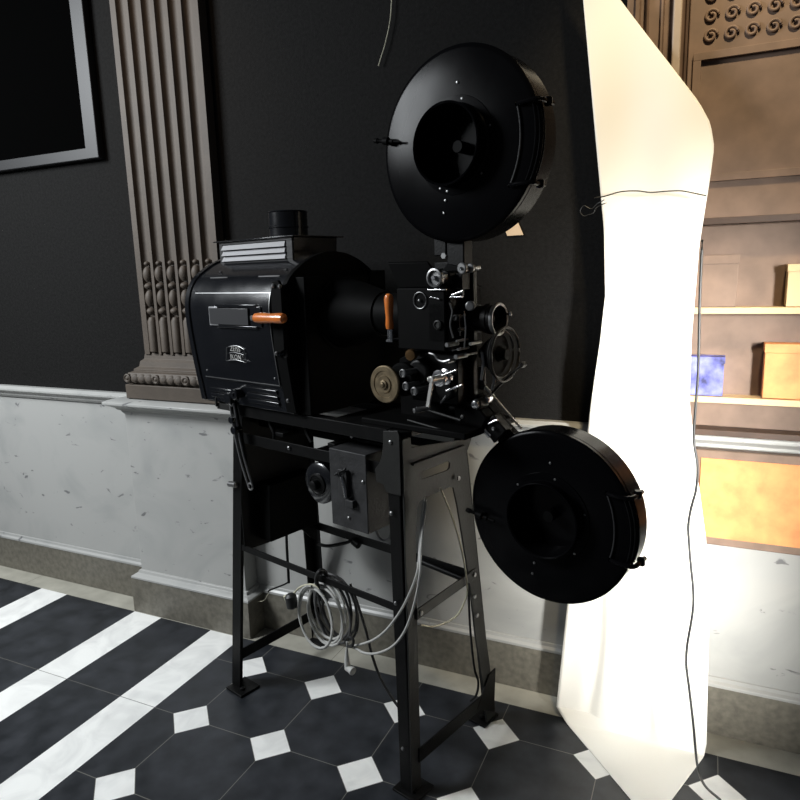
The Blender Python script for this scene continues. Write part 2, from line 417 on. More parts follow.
# ================================================================ SMALL THINGS ON AND BY THE WALL
def empty(name, loc=(0,0,0), rz=0):
    o = bpy.data.objects.new(name, None); COL.objects.link(o); o.location = loc; o.rotation_euler = (0, 0, rz); o.empty_display_size = .1; return o
pfz = nb(); box(pfz, -1.75, -0.783, wy - .035, wy - .001, 2.0, 2.9)
pf_ = obj('picture_frame', pfz, 'frame', bevel=.004)
tag(pf_, 'black framed panel on the dark wall at the far left edge', 'picture frame')
obj('panel', box(nb(), -1.69, -0.855, wy - .037, wy - .034, 2.045, 2.84), 'velvet', pf_)

sc = nb(); P = [(0.9365, 0.6070, 1.6312), (0.9775, 0.6070, 1.6553), (1.0006, 0.6070, 1.6030), (0.9482, 0.6070, 1.6023)]
vs = [sc.verts.new(p) for p in P]; f = sc.faces.new(vs)
r_ = bmesh.ops.extrude_face_region(sc, geom=[f]); bmesh.ops.translate(sc, verts=[v for v in r_['geom'] if isinstance(v, bmesh.types.BMVert)], vec=(0, .004, 0))
tag(obj('card_scrap', sc, 'scrap'), 'small cream card scrap on the dark wall below the upper film drum', 'card')

o = obj('hanging_wire', tube(nb(), [(0.5828, 0.6000, 2.5359), (0.5646, 0.6000, 2.3647), (0.5572, 0.6000, 2.3064), (0.5407, 0.6000, 2.2488), (0.5245, 0.6000, 2.2086), (0.5095, 0.6000, 2.1738)], .0016, 6), 'cabc')
tag(o, 'thin pale wire hanging on the dark wall left of the upper drum', 'wire')
o = obj('loose_wire', tube(nb(), [(1.2441, 0.4400, 1.6855), (1.2711, 0.4400, 1.6876), (1.3133, 0.4400, 1.6966), (1.3550, 0.4400, 1.6961), (1.3911, 0.4400, 1.6895), (1.4289, 0.4400, 1.6894), (1.4661, 0.4400, 1.6879), (1.4957, 0.4400, 1.6806), (1.5299, 0.4400, 1.6706)], .0018, 6), 'cabd')
tag(o, 'thin dark wire stretched across the upper part of the white paper', 'wire')
o = obj('twisted_wire', tube(nb(), [(1.2753, 0.4520, 1.6709), (1.2499, 0.4600, 1.6623), (1.2393, 0.4600, 1.6466), (1.2256, 0.4600, 1.6419), (1.2117, 0.4600, 1.6400), (1.2030, 0.4600, 1.6543), (1.2139, 0.4600, 1.6674), (1.2335, 0.4600, 1.6579), (1.2497, 0.4600, 1.6705), (1.2696, 0.4520, 1.6794)], .0014, 6), 'cabd')
tag(o, 'short curled grey wire end against the dark wall beside the paper edge', 'wire')

# ---------------------------------------------------------------- backdrop paper
def lerp_tab(tab, v):
    tab = sorted(tab)
    if v <= tab[0][0]: return tab[0][1]
    for (a, p), (b, q) in zip(tab, tab[1:]):
        if v <= b: return p + (q - p) * (v - a) / (b - a)
    return tab[-1][1]
LT = [(2.40, 1.172), (2.22, 1.192), (1.9, 1.230), (1.6, 1.265), (1.414, 1.276), (1.28, 1.266), (1.10, 1.244), (.8, 1.213), (.43, 1.182), (.05, 1.153), (0, 1.150)]
RT = [(2.40, 1.176), (2.36, 1.190), (2.203, 1.290), (1.915, 1.500), (1.86, 1.530), (1.80, 1.542), (1.72, 1.536), (1.547, 1.519), (1.3, 1.512), (1.113, 1.515), (.878, 1.550), (.7, 1.580), (.43, 1.602), (.0, 1.618)]
bm = nb(); rows = []; NX = 40
for i in range(121):
    z = 2.40 * (1 - i / 120) + 0.03 * (i / 120)
    xl, xr = lerp_tab(LT, z), lerp_tab(RT, z); row = []
    for j in range(NX + 1):
        t = j / NX; x = xl + (xr - xl) * t
        wv = .008 * math.sin((x - 1.15) * 26 + z * 1.6) * min(1, (2.4 - z) / .5) + .016 * math.exp(-((x - 1.255 - .03 * math.sin(z * 4)) / .022) ** 2) * math.exp(-((z - .35) / .38) ** 2) \
             - .010 * math.exp(-((x - 1.34) / .05) ** 2) * math.exp(-((z - .6) / .3) ** 2) - .02 * max(0, 1 - t * 9) * (1 if 1.0 < z < 1.6 else 0) * math.sin((z - 1.0) / .6 * PI)
        row.append(bm.verts.new((x, .500 + wv, z)))
    rows.append(row)
for i in range(1, 31):
    y = .485 - (.485 - .137) * (i / 30); h = .008 * max(0, 1 - i / 2.5) ** 2 + .0015
    xl = 1.15 + (.515 - y) * .892; xr = 1.531 + (y - .255) * .371
    if xr < xl + .002: xr = xl + .002
    rows.append([bm.verts.new((xl + (xr - xl) * j / NX, y, h + .006 * math.sin(j / NX * PI) * math.sin(i / 30 * PI))) for j in range(NX + 1)])
for A, B in zip(rows, rows[1:]):
    for j in range(NX): bm.faces.new((A[j], A[j+1], B[j+1], B[j]))
paper = obj('backdrop_paper', bm, 'paper')
sd = paper.modifiers.new('thickness', 'SOLIDIFY'); sd.thickness = .0012
tag(paper, 'large white backdrop paper sheet hanging down the wall and curling onto the floor', 'paper sheet')

o = obj('black_cable', tube(nb(), [(1.5274, 0.3300, 1.5548), (1.5294, 0.3300, 1.4057), (1.5351, 0.3300, 1.2255), (1.5334, 0.3300, 1.1193), (1.5338, 0.3300, 1.0380), (1.5458, 0.3300, 0.9703), (1.5466, 0.3300, 0.9064), (1.5352, 0.3300, 0.8372), (1.5328, 0.3300, 0.7852), (1.5420, 0.3300, 0.6995), (1.5542, 0.3300, 0.6071), (1.5550, 0.3300, 0.5383), (1.5468, 0.3300, 0.4450), (1.5472, 0.3300, 0.3831), (1.5587, 0.3300, 0.3075), (1.5745, 0.3300, 0.2002), (1.5914, 0.3300, 0.0752), (1.6102, 0.2500, 0.0793), (1.6463, 0.1500, 0.1268)], .0035, 8), 'cabd')
tag(o, 'long thin black cable hanging in front of the white paper at its right edge', 'cable')

# ---------------------------------------------------------------- shelf to the right of the paper
sh = empty('display_shelf', (1.465, .605, 0)); tag(sh, 'dark wooden display shelf on the wall glimpsed beyond the right edge of the paper', 'shelf')
for a in (0.0, .985): obj('side_panel', box(nb(), a, a + .015, -.070, 0, 1.003, 1.62), 'shelf', sh, bevel=.002)
for z, m in ((1.013, 'shelf'), (1.11, 'beige'), (1.365, 'beige'), (1.61, 'shelf')):
    obj('shelf_board', box(nb(), .015, .985, -.070, 0, z - .009, z + .009), m, sh, bevel=.001)
def carton(x0, x1, z0, h, m, label, cat='box', name='display_box'):
    b = nb(); box(b, x0, x1, .540, .588, z0, z0 + h); r = obj(name, b, m, bevel=.002); tag(r, label, cat, 'boxes on the display shelf')
    obj('lid', box(nb(), x0 - .002, x1 + .002, .538, .588, z0 + h * .85, z0 + h + .003), m, r, bevel=.001); return r
carton(1.495, 1.60, 1.121, .11, 'blue', 'blue and white box showing beside the paper edge on the middle shelf')
carton(1.70, 1.86, 1.121, .15, 'orange', 'orange box on the middle shelf right of the blue one')
carton(1.96, 2.12, 1.121, .10, 'blue', 'blue box near the right end of the middle shelf')
carton(1.50, 1.62, 1.375, .14, 'brownwood', 'small brown box on the upper shelf')
carton(1.74, 1.95, 1.375, .11, 'beige', 'low beige box on the upper shelf')
b = nb(); box(b, 1.53, 2.35, .560, .590, .66, .955); o = obj('wall_picture', b, 'brownwood', bevel=.003); tag(o, 'brown framed picture below the display shelf', 'picture')
obj('picture_sheet', box(nb(), 1.555, 2.325, .557, .561, .685, .93), 'orange', o)

# ================================================================ THE PROJECTOR
TH = math.radians(-15.5)
R = empty('film_projector', (0.84, -0.02, 0), TH)
tag(R, 'large antique black cinema film projector with two round film drums on a steel stand', 'film projector')

# ------------------------------------------------ stand
def leg_bm(p_top, p_bot, wa, wb, side):
    """angle-iron leg; near flange in the a-z plane."""
    bm = nb(); t = .005
    (a1, b1, z1), (a0, b0, z0) = p_top, p_bot
    for (da0, da1, db0, db1) in ((0, wa, 0, t * side[1]), ((wa - t) if side[0] > 0 else 0, wa if side[0] > 0 else t, 0, wb * side[1])):
        v = [bm.verts.new(p) for p in ((a0 + da0, b0 + db0, z0), (a0 + da1, b0 + db0, z0), (a0 + da1, b0 + db1, z0), (a0 + da0, b0 + db1, z0),
                                       (a1 + da0, b1 + db0, z1), (a1 + da1, b1 + db0, z1), (a1 + da1, b1 + db1, z1), (a1 + da0, b1 + db1, z1))]
        for f in ((0,3,2,1),(4,5,6,7),(0,1,5,4),(1,2,6,5),(2,3,7,6),(3,0,4,7)): bm.faces.new([v[i] for i in f])
    return bm
def foot(bm_, a, b):
    box(bm_, a - .045, a + .045, b - .04, b + .045, .001, .009)
    lathe(bm_, (a + .015, b - .01, .009), (0, 0, 1), [(0, .010), (.007, .010), (.009, .006)], 6); return bm_
g = obj('leg', leg_bm((-.723, 0, 1.065), (-.862, 0, .009), .048, .045, (-1, 1)), 'paint', R, bevel=.001); obj('foot_plate', foot(nb(), -.815, .012), 'paint', g, bevel=.001)
g = obj('leg', leg_bm((-.052, 0, 1.065), (-.040, 0, .009), .042, .045, (1, 1)), 'paint', R, bevel=.001); obj('foot_plate', foot(nb(), -.012, .022), 'paint', g, bevel=.001)
g = obj('leg', leg_bm((-.723, .30, 1.05), (-.862, .445, .009), .048, .045, (-1, -1)), 'paint', R, bevel=.001); obj('foot_plate', foot(nb(), -.815, .42), 'paint', g, bevel=.001)
g = obj('leg', leg_bm((-.052, .31, 1.02), (-.040, .445, .009), .042, .048, (1, -1)), 'paint', R, bevel=.001); obj('foot_plate', foot(nb(), -.035, .415), 'paint', g, bevel=.001)
# far right leg web, the wide face seen from the right
ep = [(0.0, .60), (0.0, 1.068), (.034, 1.068), (.036, 1.040), (.268, 1.012), (.285, 1.030), (.318, 1.030), (.316, 1.0), (.290, .965), (.349, .574), (.385, .36), (.447, .04), (.447, .009), (.395, .009),
      (.372, .16), (.330, .36), (.296, .574), (.240, .82), (.222, .878), (.205, .884), (.085, .884), (.062, .880), (.053, .86), (.045, .776), (.043, .60)]
slot = [(.075, .944), (.070, .950), (.072, .960), (.080, .963), (.200, .963), (.208, .956), (.205, .942), (.196, .937), (.085, .940)]
obj('end_panel', holed(nb(), ep, [slot], 'a', .0005, .006), 'iron', R, bevel=.0012, label='black panel with a long slot, greyed as if lit from the right')  # light from the right put into the colour, greyer than the black legs
obj('leg_flange', prism(nb(), [(0, .009), (0, .60), (.043, .60), (.042, .009)], 'a', .0005, .005), 'iron', R, bevel=.001)  # right face of the black leg, same painted side light
b = nb(); bar(b, (.010, .03, .995), (.010, .268, .994), .006, .016); obj('panel_rib', b, 'iron', R, bevel=.001)
# gusset on the near right leg
gp = [(-.052, .915), (-.062, .935), (-.088, .94), (-.090, .975), (-.074, .993), (-.063, 1.02), (-.058, 1.05), (-.056, 1.085), (-.006, 1.092), (0, 1.08), (0, .915)]
obj('gusset', prism(nb(), gp, 'b', -.006, -.001), 'iron', R, bevel=.0012)
b = nb()
for (a_, z_) in ((-.030, 1.058), (-.035, .86), (-.03, .60), (-.02, .15)): lathe(b, (a_, -.006, z_), (0, -1, 0), [(0, .006), (.003, .006), (.005, .003), (.005, 0)], 12)
obj('bolt', b, 'dullmetal', R)
# left end: sheet panel between the legs with an arched opening
lp = [(.0, .585), (.03, .572), (.10, .568), (.20, .57), (.26, .565), (.30, .52), (.335, .50), (.30, 1.05), (0, 1.05)]
obj('end_panel', prism(nb(), lp, 'a', -.722, -.717), 'paint', R, bevel=.001)
# transformer case hung inside the left end
b = nb(); prism(b, [(.060, .600), (.280, .600), (.280, .80), (.070, .80)], 'a', -.715, -.650)
tr = obj('transformer_case', b, 'matte', R, bevel=.003)
b = nb()
for q in [(-0.6187, -0.0000, 0.8619), (-0.6302, 0.0000, 0.7568), (-0.6392, 0.0000, 0.6745)]: lathe(b, q, (0, -1, 0), [(0, .004), (.002, .004), (.003, 0)], 10)
b.free()
# top rails
b = nb(); box(b, -.735, -.045, -.004, .002, 1.052, 1.090); box(b, -.735, -.045, .002, .035, 1.084, 1.090); obj('top_rail', b, 'paint', R, bevel=.001)
b = nb(); box(b, -.735, .02, .300, .306, 1.052, 1.084); box(b, -.735, .02, .270, .300, 1.078, 1.084); obj('top_rail', b, 'paint', R, bevel=.001)
b = nb(); box(b, -.70, -.045, .004, .010, .958, .992); box(b, -.70, -.045, .010, .035, .958, .963); obj('middle_rail', b, 'paint', R, bevel=.001)
b = nb(); box(b, -.71, -.01, .300, .306, .958, .985); obj('middle_rail', b, 'paint', R, bevel=.001)
b = nb(); box(b, -.745, -.043, .002, .007, .568, .590); box(b, -.745, -.043, .007, .026, .568, .573); obj('lower_rail', b, 'paint', R, bevel=.001)
b = nb(); box(b, -.73, -.02, .332, .338, .542, .572); cyl(b, (-.20, .328, .552), (-.03, .328, .540), .010); obj('lower_rail', b, 'paint', R, bevel=.001)
b = nb(); tube(b, [(-0.7113, 0.3250, 0.4878), (-0.6504, 0.3250, 0.4952), (-0.5586, 0.3250, 0.5303), (-0.5219, 0.3250, 0.5472), (-0.4972, 0.3250, 0.5419)], .0065, 10); cyl(b, *[(-0.5168, 0.3250, 0.5485), (-0.4876, 0.3250, 0.5368)], .014); obj('pipe', b, 'paint', R)
b = nb(); bar(b, (-.825, .015, .130), (-.822, .415, .135), .040, .006); obj('end_brace', b, 'paint', R, bevel=.001)
b = nb(); bar(b, (.008, .03, .118), (.008, .395, .108), .045, .006); prism(b, [(.33, .10), (.43, .03), (.44, .19), (.40, .185)], 'a', .0065, .012); obj('end_brace', b, 'paint', R, bevel=.001)
b = nb(); bar(b, (.009, .035, .560), (.009, .325, .572), .032, .005); obj('middle_brace', b, 'iron', R, bevel=.001)
b = nb()
for q in ((.012, .05, .56), (.012, .318, .572), (.012, .318, .50), (.012, .33, .43), (.014, .235, .905)): lathe(b, q, (1, 0, 0), [(0, .007), (.004, .007), (.005, .003), (.005, 0)], 8)
obj('bolt', b, 'dullmetal', R)
# deck plates with gaps between them
for (a0, a1, b0, b1, z0, z1) in ((-.86, -.66, -.004, .31, 1.086, 1.094), (-.66, -.44, -.004, .31, 1.086, 1.094), (-.285, -.245, .0, .31, 1.074, 1.086), (-.43, -.40, .0, .31, 1.074, 1.084)):
    obj('deck_plate', box(nb(), a0, a1, b0, b1, z0, z1), 'paint', R, bevel=.001)
dk = nb(); holed(dk, [(-.245, .0), (.0, .0), (.02, .02), (.02, .31), (-.245, .31)], [[(-.215, .115), (-.165, .115), (-.165, .19), (-.215, .16)]], 'z', 1.074, 1.088); obj('deck_plate', dk, 'paint', R, bevel=.001)
b = nb(); box(b, -.70, -.12, .08, .10, 1.000, 1.02); box(b, -.55, -.50, .02, .28, 1.0, 1.012); box(b, -.30, -.27, .02, .28, 1.0, 1.012); obj('slide_bar', b, 'paint', R, bevel=.001)
b = nb(); tube(b, [(-.56, .02, 1.06), (-.56, .02, 1.035), (-.545, .02, 1.01), (-.545, .02, .99)], .006, 8); tube(b, [(-.41, .03, 1.07), (-.40, .03, 1.03), (-.38, .03, 1.0)], .007, 8); obj('clamp_screw', b, 'paint', R)
b = nb()
for q in [(-0.4522, 0.0020, 0.9774), (-0.1789, 0.0020, 1.0530)]: lathe(b, q, (0, -1, 0), [(0, .006), (.004, .006), (.006, .003), (.006, 0)], 12)
obj('bolt', b, 'dullmetal', R)
# slotted quadrant arm at the left
b = nb(); P = [(-.700, -.028, 1.100), (-.690, -.028, 1.03), (-.680, -.028, .97), (-.66, -.028, .90), (-.632, -.028, .830)]
tube(b, P, .0035, 8); tube(b, [(p[0] + .022, p[1], p[2] + .003) for p in P], .0035, 8)
for q in (P[0], P[-1]): tube(b, [(q[0] + .011 + .011 * math.cos(t), q[1], q[2] + .011 * math.sin(t)) for t in [k * PI / 6 for k in range(13)]], .0035, 8, 0)
qa = obj('slotted_arm', b, 'dullmetal', R)
b = nb(); bar(b, (-.689, -.020, 1.10), (-.650, -.020, .90), .006, .022, up=(0, 1, 0)); obj('arm_plate', b, 'paint', qa)
b = nb()
for a_, z_, r_ in ((-.690, 1.115, .020), (-.680, 1.045, .012), (-.671, 1.012, .014)): cyl(b, (a_, -.045, z_), (a_, -.015, z_), r_)
obj('arm_knob', b, 'enamel', R)
b = nb(); cyl(b, *[(-0.7239, -0.0100, 0.8107), (-0.7636, -0.0100, 0.8067)], .010); obj('side_knob', b, 'dullmetal', R)
b = nb(); lathe(b, (-.80, .14, .775), (-1, 0, 0), [(0, .06), (.025, .06), (.03, .055)], 28); obj('tension_wheel', b, 'iron', R)
b = nb(); box(b, -.79, -.72, -.015, .03, 1.066, 1.086); cyl(b, (-.785, -.02, 1.075), (-.785, -.02, 1.105), .004); obj('rail_bracket', b, 'iron', R, bevel=.001)
b = nb(); P = [(-0.8558, 0.3000, 0.5596), (-0.8626, 0.3000, 0.4540), (-0.8640, 0.3000, 0.3395), (-0.8653, 0.3000, 0.2921)]; tube(b, P, .0055, 8); tube(b, [(-0.8649, 0.3000, 0.2965), (-0.9007, 0.3000, 0.2729), (-0.9875, 0.3000, 0.2249), (-1.0018, 0.3000, 0.2116)], .0035, 8); obj('linkage_rod', b, 'paint', R)
b = nb(); tube(b, [(-0.9875, 0.3000, 0.2249), (-1.0327, 0.3000, 0.1660), (-1.0822, 0.3000, 0.1412)], .0012, 6); obj('thin_wire', b, 'cabc', R)

# ------------------------------------------------ switch box
b = nb(); box(b, -.262, -.118, -.012, .100, .781, 1.010); sb = obj('switch_box', b, 'boxgrey', R, bevel=.0025)
P = [(-0.2253, -0.0180, 0.9398), (-0.1801, -0.0180, 0.9652), (-0.2054, -0.0180, 0.9374), (-0.1973, -0.0180, 0.8770), (-0.1784, -0.0180, 0.8631), (-0.1696, -0.0180, 0.8797)]
b = nb(); cyl(b, (P[0][0], -.013, P[0][2]), (P[0][0], -.022, P[0][2]), .006); tube(b, [(p[0], p[1] - .01, p[2]) for p in P[:2]], .004, 8)
box(b, P[2][0] - .012, P[2][0] + .022, -.024, -.012, P[3][2], P[2][2] + .02); box(b, P[4][0] - .012, P[4][0] + .018, -.026, -.012, P[4][2] - .012, P[4][2] + .010)
obj('switch_plate', b, 'boxgrey', sb, bevel=.002)
b = nb(); tube(b, [(-0.2009, -0.0300, 0.9443), (-0.1910, -0.0300, 0.9140), (-0.1852, -0.0300, 0.8799)], .0035, 8); obj('switch_lever', b, 'chrome', sb)
b = nb()
for q in [(-0.1302, -0.0120, 0.9322), (-0.1911, -0.0120, 0.8139)]: lathe(b, q, (0, -1, 0), [(0, .005), (.003, .005), (.005, .002), (.005, 0)], 12)
obj('screw', b, 'dullmetal', sb)
# conduit below the switch box
b = nb(); tube(b, [(-0.1493, 0.0500, 0.7736), (-0.1387, 0.0500, 0.7517), (-0.1199, 0.0500, 0.7410), (-0.0964, 0.0500, 0.7559), (-0.0838, 0.0500, 0.7890)], .004, 8); obj('conduit', b, 'dullmetal', R)

# ------------------------------------------------ motor and pulley
mc = Vector((-.352, .020, .876))
b = nb(); lathe(b, mc, (0, 1, 0), [(.0, .036), (.004, .058), (.008, .064), (.018, .064), (.022, .058), (.022, .02), (.03, .02)], 40); pu = obj('pulley_wheel', b, 'enamel', R)
b = nb(); lathe(b, mc, (0, -1, 0), [(-.004, .034), (.004, .034), (.006, .028), (.004, .026), (.004, .016), (.022, .014), (.024, .010), (.024, 0)], 30); obj('hub', b, 'paint', pu)
b = nb(); lathe(b, mc, (0, 1, 0), [(.03, .055), (.045, .066), (.17, .066), (.18, .05)], 36); box(b, mc.x - .07, mc.x + .07, .06, .19, .93, .962); obj('motor', b, 'matte', R, bevel=.001)

# ------------------------------------------------ lamp house
BC = .155
half = [(-.020, 1.094), (-.036, 1.20), (-.050, 1.31), (-.055, 1.385), (-.052, 1.425), (-.040, 1.462), (-.018, 1.493), (.015, 1.518), (.055, 1.540), (.105, 1.556), (BC, 1.562)]
def refine(P, k=4):
    Q = smooth_path([(p[0], 0, p[1]) for p in P], k); return [(q.x, q.z) for q in Q]
HP = refine(half)
full = HP + [(2 * BC - y, z) for y, z in reversed(HP[:-1])]
def off(poly, d, c=(BC, 1.33)):
    out = []
    n = len(poly)
    for i, p in enumerate(poly):
        a = poly[max(i-1, 0)]; q = poly[min(i+1, n-1)]; t = Vector((q[0]-a[0], q[1]-a[1])).normalized(); out.append((p[0] - t.y * d, p[1] + t.x * d))
    return out
b = nb(); prism(b, full, 'a', -.852, -.385); lh = obj('lamp_house', b, 'enamel', R, bevel=.002)
b = nb(); o1 = off(full, .005)
prism(b, o1, 'a', -.862, -.838); obj('end_rim', b, 'enamel', lh, bevel=.0025)
b = nb(); prism(b, off(full, .003), 'a', -.392, -.372); obj('end_rim', b, 'matte', lh, bevel=.002)
# body seam band on the near side, front of the end rim
def skin(bm_, a0, a1, z0, z1, d, th=.003, zt=None):
    seg = [p for p in HP if z0 <= p[1] <= z1]
    def at(z):
        for (y0, w0), (y1, w1) in zip(HP, HP[1:]):
            if w0 <= z <= w1: return (y0 + (y1-y0) * (z-w0) / (w1-w0), z)
        return HP[0]
    seg = [at(z0)] + [p for p in seg if z0 + .004 < p[1] < z1 - .004] + [at(z1)]
    A = off(seg, d); B = off(seg, d + th)
    prism(bm_, A + list(reversed(B)), 'a', a0, a1); return bm_
# the door, a raised curved panel
dr = obj('door', skin(nb(), -.806, -.428, 1.178, 1.449, -.001, .006), 'enamel', lh, bevel=.0018)
b = nb()
for a0, a1, z0, z1 in ((-.812, -.806, 1.172, 1.455), (-.428, -.424, 1.172, 1.455)): skin(b, a0, a1, z0, z1, -.001, .004)
skin(b, -.806, -.428, 1.172, 1.1775, -.001, .0045); obj('door_frame', b, 'enamel', lh, bevel=.001)
b = nb(); skin(b, -.4300, -.4275, 1.178, 1.449, .0052, .0012); obj('door_edge_highlight', b, 'dullmetal', dr)  # thin bright strips stand in for the highlight on the door's bevels
b = nb(); skin(b, -.806, -.428, 1.1775, 1.1800, .0052, .0012); obj('door_edge_highlight', b, 'dullmetal', dr)
b = nb(); skin(b, -.806, -.428, 1.4465, 1.4490, .0052, .0012); obj('door_edge_highlight', b, 'dullmetal', dr)
# sliding cover of the viewing window
b = nb(); WB = [(-0.7179, -0.0660, 1.4106), (-0.5181, -0.0660, 1.3511), (-0.5387, -0.0660, 1.4211), (-0.6078, -0.0660, 1.4176)]
(w0, _, z1), (w1, _, z0) = WB[0], WB[1]
b = nb(); box(b, w0, w0 + .045, -.066, -.052, z0, z1 - .002); obj('window_slide', b, 'louvre', dr, bevel=.001, label='thin bright edged plate')
b = nb(); box(b, w0 + .006, w1, -.069, -.052, z0 + .004, z1 - .006); obj('viewing_window', b, 'glass', dr, bevel=.001)
b = nb(); box(b, w0 + .035, w1 + .035, -.066, -.050, z1 - .003, z1 + .006); box(b, w0 + .035, w1 + .035, -.066, -.050, z0 - .006, z0 + .002); box(b, w1 + .004, w1 + .055, -.064, -.050, z0, z1); obj('window_guide', b, 'enamel', dr, bevel=.0015)
HA, HB = [(-0.4530, -0.0920, 1.3807), (-0.3223, -0.0920, 1.3821)]
b = nb(); cyl(b, (HA[0] - .008, -.060, HA[2]), (HA[0] - .008, -.100, HA[2]), .0075); lathe(b, (HA[0] - .008, -.062, HA[2]), (0, -1, 0), [(0, .014), (.004, .014), (.006, .010)], 16); obj('handle_boss', b, 'dullmetal', dr)
L_ = HB[0] - HA[0]
b = nb(); lathe(b, HA, (L_, 0, HB[2] - HA[2]), [(0, .008), (.004, .0135), (.03, .0155), (L_ * .55, .0135), (L_ - .018, .0150), (L_ - .006, .013), (L_, .007), (L_ + .001, 0)], 20); obj('wooden_handle', b, 'wood', dr, label='varnished orange wooden handle')
# maker's badge: lens shaped outline with two lines of raised letters
ca, _, cz = [(-0.6112, -0.0520, 1.2628)][0]; yb = -.0535
b = nb(); wq = .088; hq = .044
top = [(ca + wq * (k / 8 - .5) * 2 * .5, cz + hq * .42 + .009 * math.cos((k / 8 - .5) * PI)) for k in range(9)]
bot = [(ca + wq * (k / 8 - .5) * 2 * .58, cz - hq * .52 + .006 * math.cos((k / 8 - .5) * PI)) for k in range(9)]
loop = top + list(reversed(bot)); loop.append(loop[0])
tube(b, [(p[0], yb - .001, p[1]) for p in loop], .0012, 6, 0)
mid = [(ca + wq * (k / 8 - .5) * .9, cz + .0015 + .004 * math.cos((k / 8 - .5) * PI)) for k in range(9)]
tube(b, [(p[0], yb - .001, p[1]) for p in mid], .0007, 6, 0)
badge = obj('badge', b, 'dullmetal', dr, label='small nickel badge with raised lettering')
def text(body, size, loc, m, parent, name):
    cu = bpy.data.curves.new('t', 'FONT'); cu.body = body; cu.size = size; cu.align_x = 'CENTER'; cu.align_y = 'CENTER'; cu.extrude = .0006; cu.space_character = 1.05
    t = bpy.data.objects.new('t', cu); COL.objects.link(t); bpy.context.view_layer.update()
    me = bpy.data.meshes.new_from_object(t.evaluated_get(bpy.context.evaluated_depsgraph_get())); bpy.data.objects.remove(t)
    me.transform(Matrix.Translation(loc) @ Matrix.Rotation(PI / 2, 4, 'X')); me.materials.append(M[m])
    o = bpy.data.objects.new(name, me); COL.objects.link(o); o.parent = parent; return o
text('ZEISS', .0215, (ca, yb - .0012, cz + .0165), 'palemetal', dr, 'lettering')
text('IKON', .0215, (ca, yb - .0012, cz - .0085), 'palemetal', dr, 'lettering')
# screws of the door
b = nb()
for q in ((-.785, -.047, 1.425), (-.445, -.047, 1.425), (-.790, -.040, 1.20), (-.446, -.040, 1.20)): lathe(b, q, (0, -1, 0), [(0, .003), (.0035, .003), (.005, 0)], 8)
obj('screw', b, 'dullmetal', dr)
# thin slots / rivet strips on the shoulder
b = nb()
for a0, a1 in ((-.765, -.675), (-.520, -.425)): bar(b, (a0, -.017, 1.4965), (a1, -.017, 1.4965), .0035, .003)
for a_ in (-.74, -.42): lathe(b, (a_, .005, 1.513), (0, -.6, .8), [(0, .004), (.003, .003), (.004, 0)], 8)
obj('shoulder_strip', b, 'dullmetal', lh)
# lower ventilation ribs
for (a0, a1) in ((-.800, -.675), (-.600, -.450)):
    b = nb()
    for k in range(3 if a0 > -.7 else 2): skin(b, a0, a1, 1.110 + k * .019, 1.124 + k * .019, .0, .006)
    obj('vent_rib', b, 'enamel', lh, bevel=.002)
b = nb(); cyl(b, (-.640, -.028, 1.135), (-.640, -.055, 1.135), .018); lathe(b, (-.640, -.055, 1.135), (0, -1, 0), [(0, .006), (.004, .005), (.005, 0)], 12); obj('latch_knob', b, 'enamel', lh)
# latch plate between door and front housing
b = nb(); prism(b, [(-.418, 1.27), (-.372, 1.29), (-.372, 1.47), (-.385, 1.485), (-.410, 1.480), (-.418, 1.45)], 'b', -.060, -.050); skin(b, -.418, -.374, 1.10, 1.27, .003, .004)
la = obj('latch_plate', b, 'matte', lh, bevel=.002)
b = nb()
for q in ((-.400, -.060, 1.470), (-.372, -.060, 1.468), (-.405, -.060, 1.278), (-.385, -.045, 1.14)): lathe(b, q, (0, -1, 0), [(0, .006), (.005, .006), (.008, .003), (.008, 0)], 12)
obj('bolt', b, 'dullmetal', la)
# louvred cowl and chimney
b = nb(); prism(b, [(-.812, 1.535), (-.455, 1.535), (-.450, 1.6095), (-.816, 1.6095)], 'b', .065, .245); co = obj('cowl', b, 'enamel', lh, bevel=.002)
b = nb(); box(b, -.835, -.435, .050, .262, 1.6095, 1.6135); obj('cowl_lid', b, 'enamel', co, bevel=.0015)
b = nb()
for z0, z1 in ((1.538, 1.546), (1.600, 1.6085)): box(b, -.814, -.452, .0595, .066, z0, z1)
for a0, a1 in ((-.814, -.798), (-.478, -.452)): box(b, a0, a1, .0595, .066, 1.546, 1.600)
obj('louvre_frame', b, 'boxgrey', co, bevel=.0008)
for k in range(3):
    z = 1.5465 + k * .0180
    b = nb(); v = [b.verts.new(p) for p in ((-.797, .062, z + .016), (-.486, .062, z + .016), (-.480, .052, z + .001), (-.797, .052, z + .001), (-.797, .064, z + .001), (-.480, .064, z + .001))]
    for f in ((0,1,2,3), (3,2,5,4), (0,3,4), (1,5,2), (0,4,5,1)): b.faces.new([v[i] for i in f])
    obj('louvre', b, 'louvre', co, label='bright steel louvre')
cc = (-.574, BC, 1.612)
b = nb(); lathe(b, cc, (0, 0, 1), [(0, .061), (.030, .061), (.032, .0635), (.036, .0635), (.038, .061), (.078, .061), (.080, .063), (.083, .061), (.083, .057), (.05, .057), (.05, 0)], 48, caps=False); obj('chimney', b, 'enamel', lh)
# front housing and light cone
b = nb(); box(b, -.372, -.330, -.010, .315, 1.094, 1.492); fh = obj('front_housing', b, 'matte', lh, bevel=.003)
b = nb(); box(b, -.335, -.322, .255, .325, 1.30, 1.505); obj('front_flange', b, 'matte', fh, bevel=.002)
b = nb(); lathe(b, (-.330, .140, 1.382), (1, -.02, 0), [(-.002, .112), (.006, .112), (.008, .105), (.080, .090), (.168, .064), (.172, .064)], 48); obj('light_cone', b, 'matte', R)
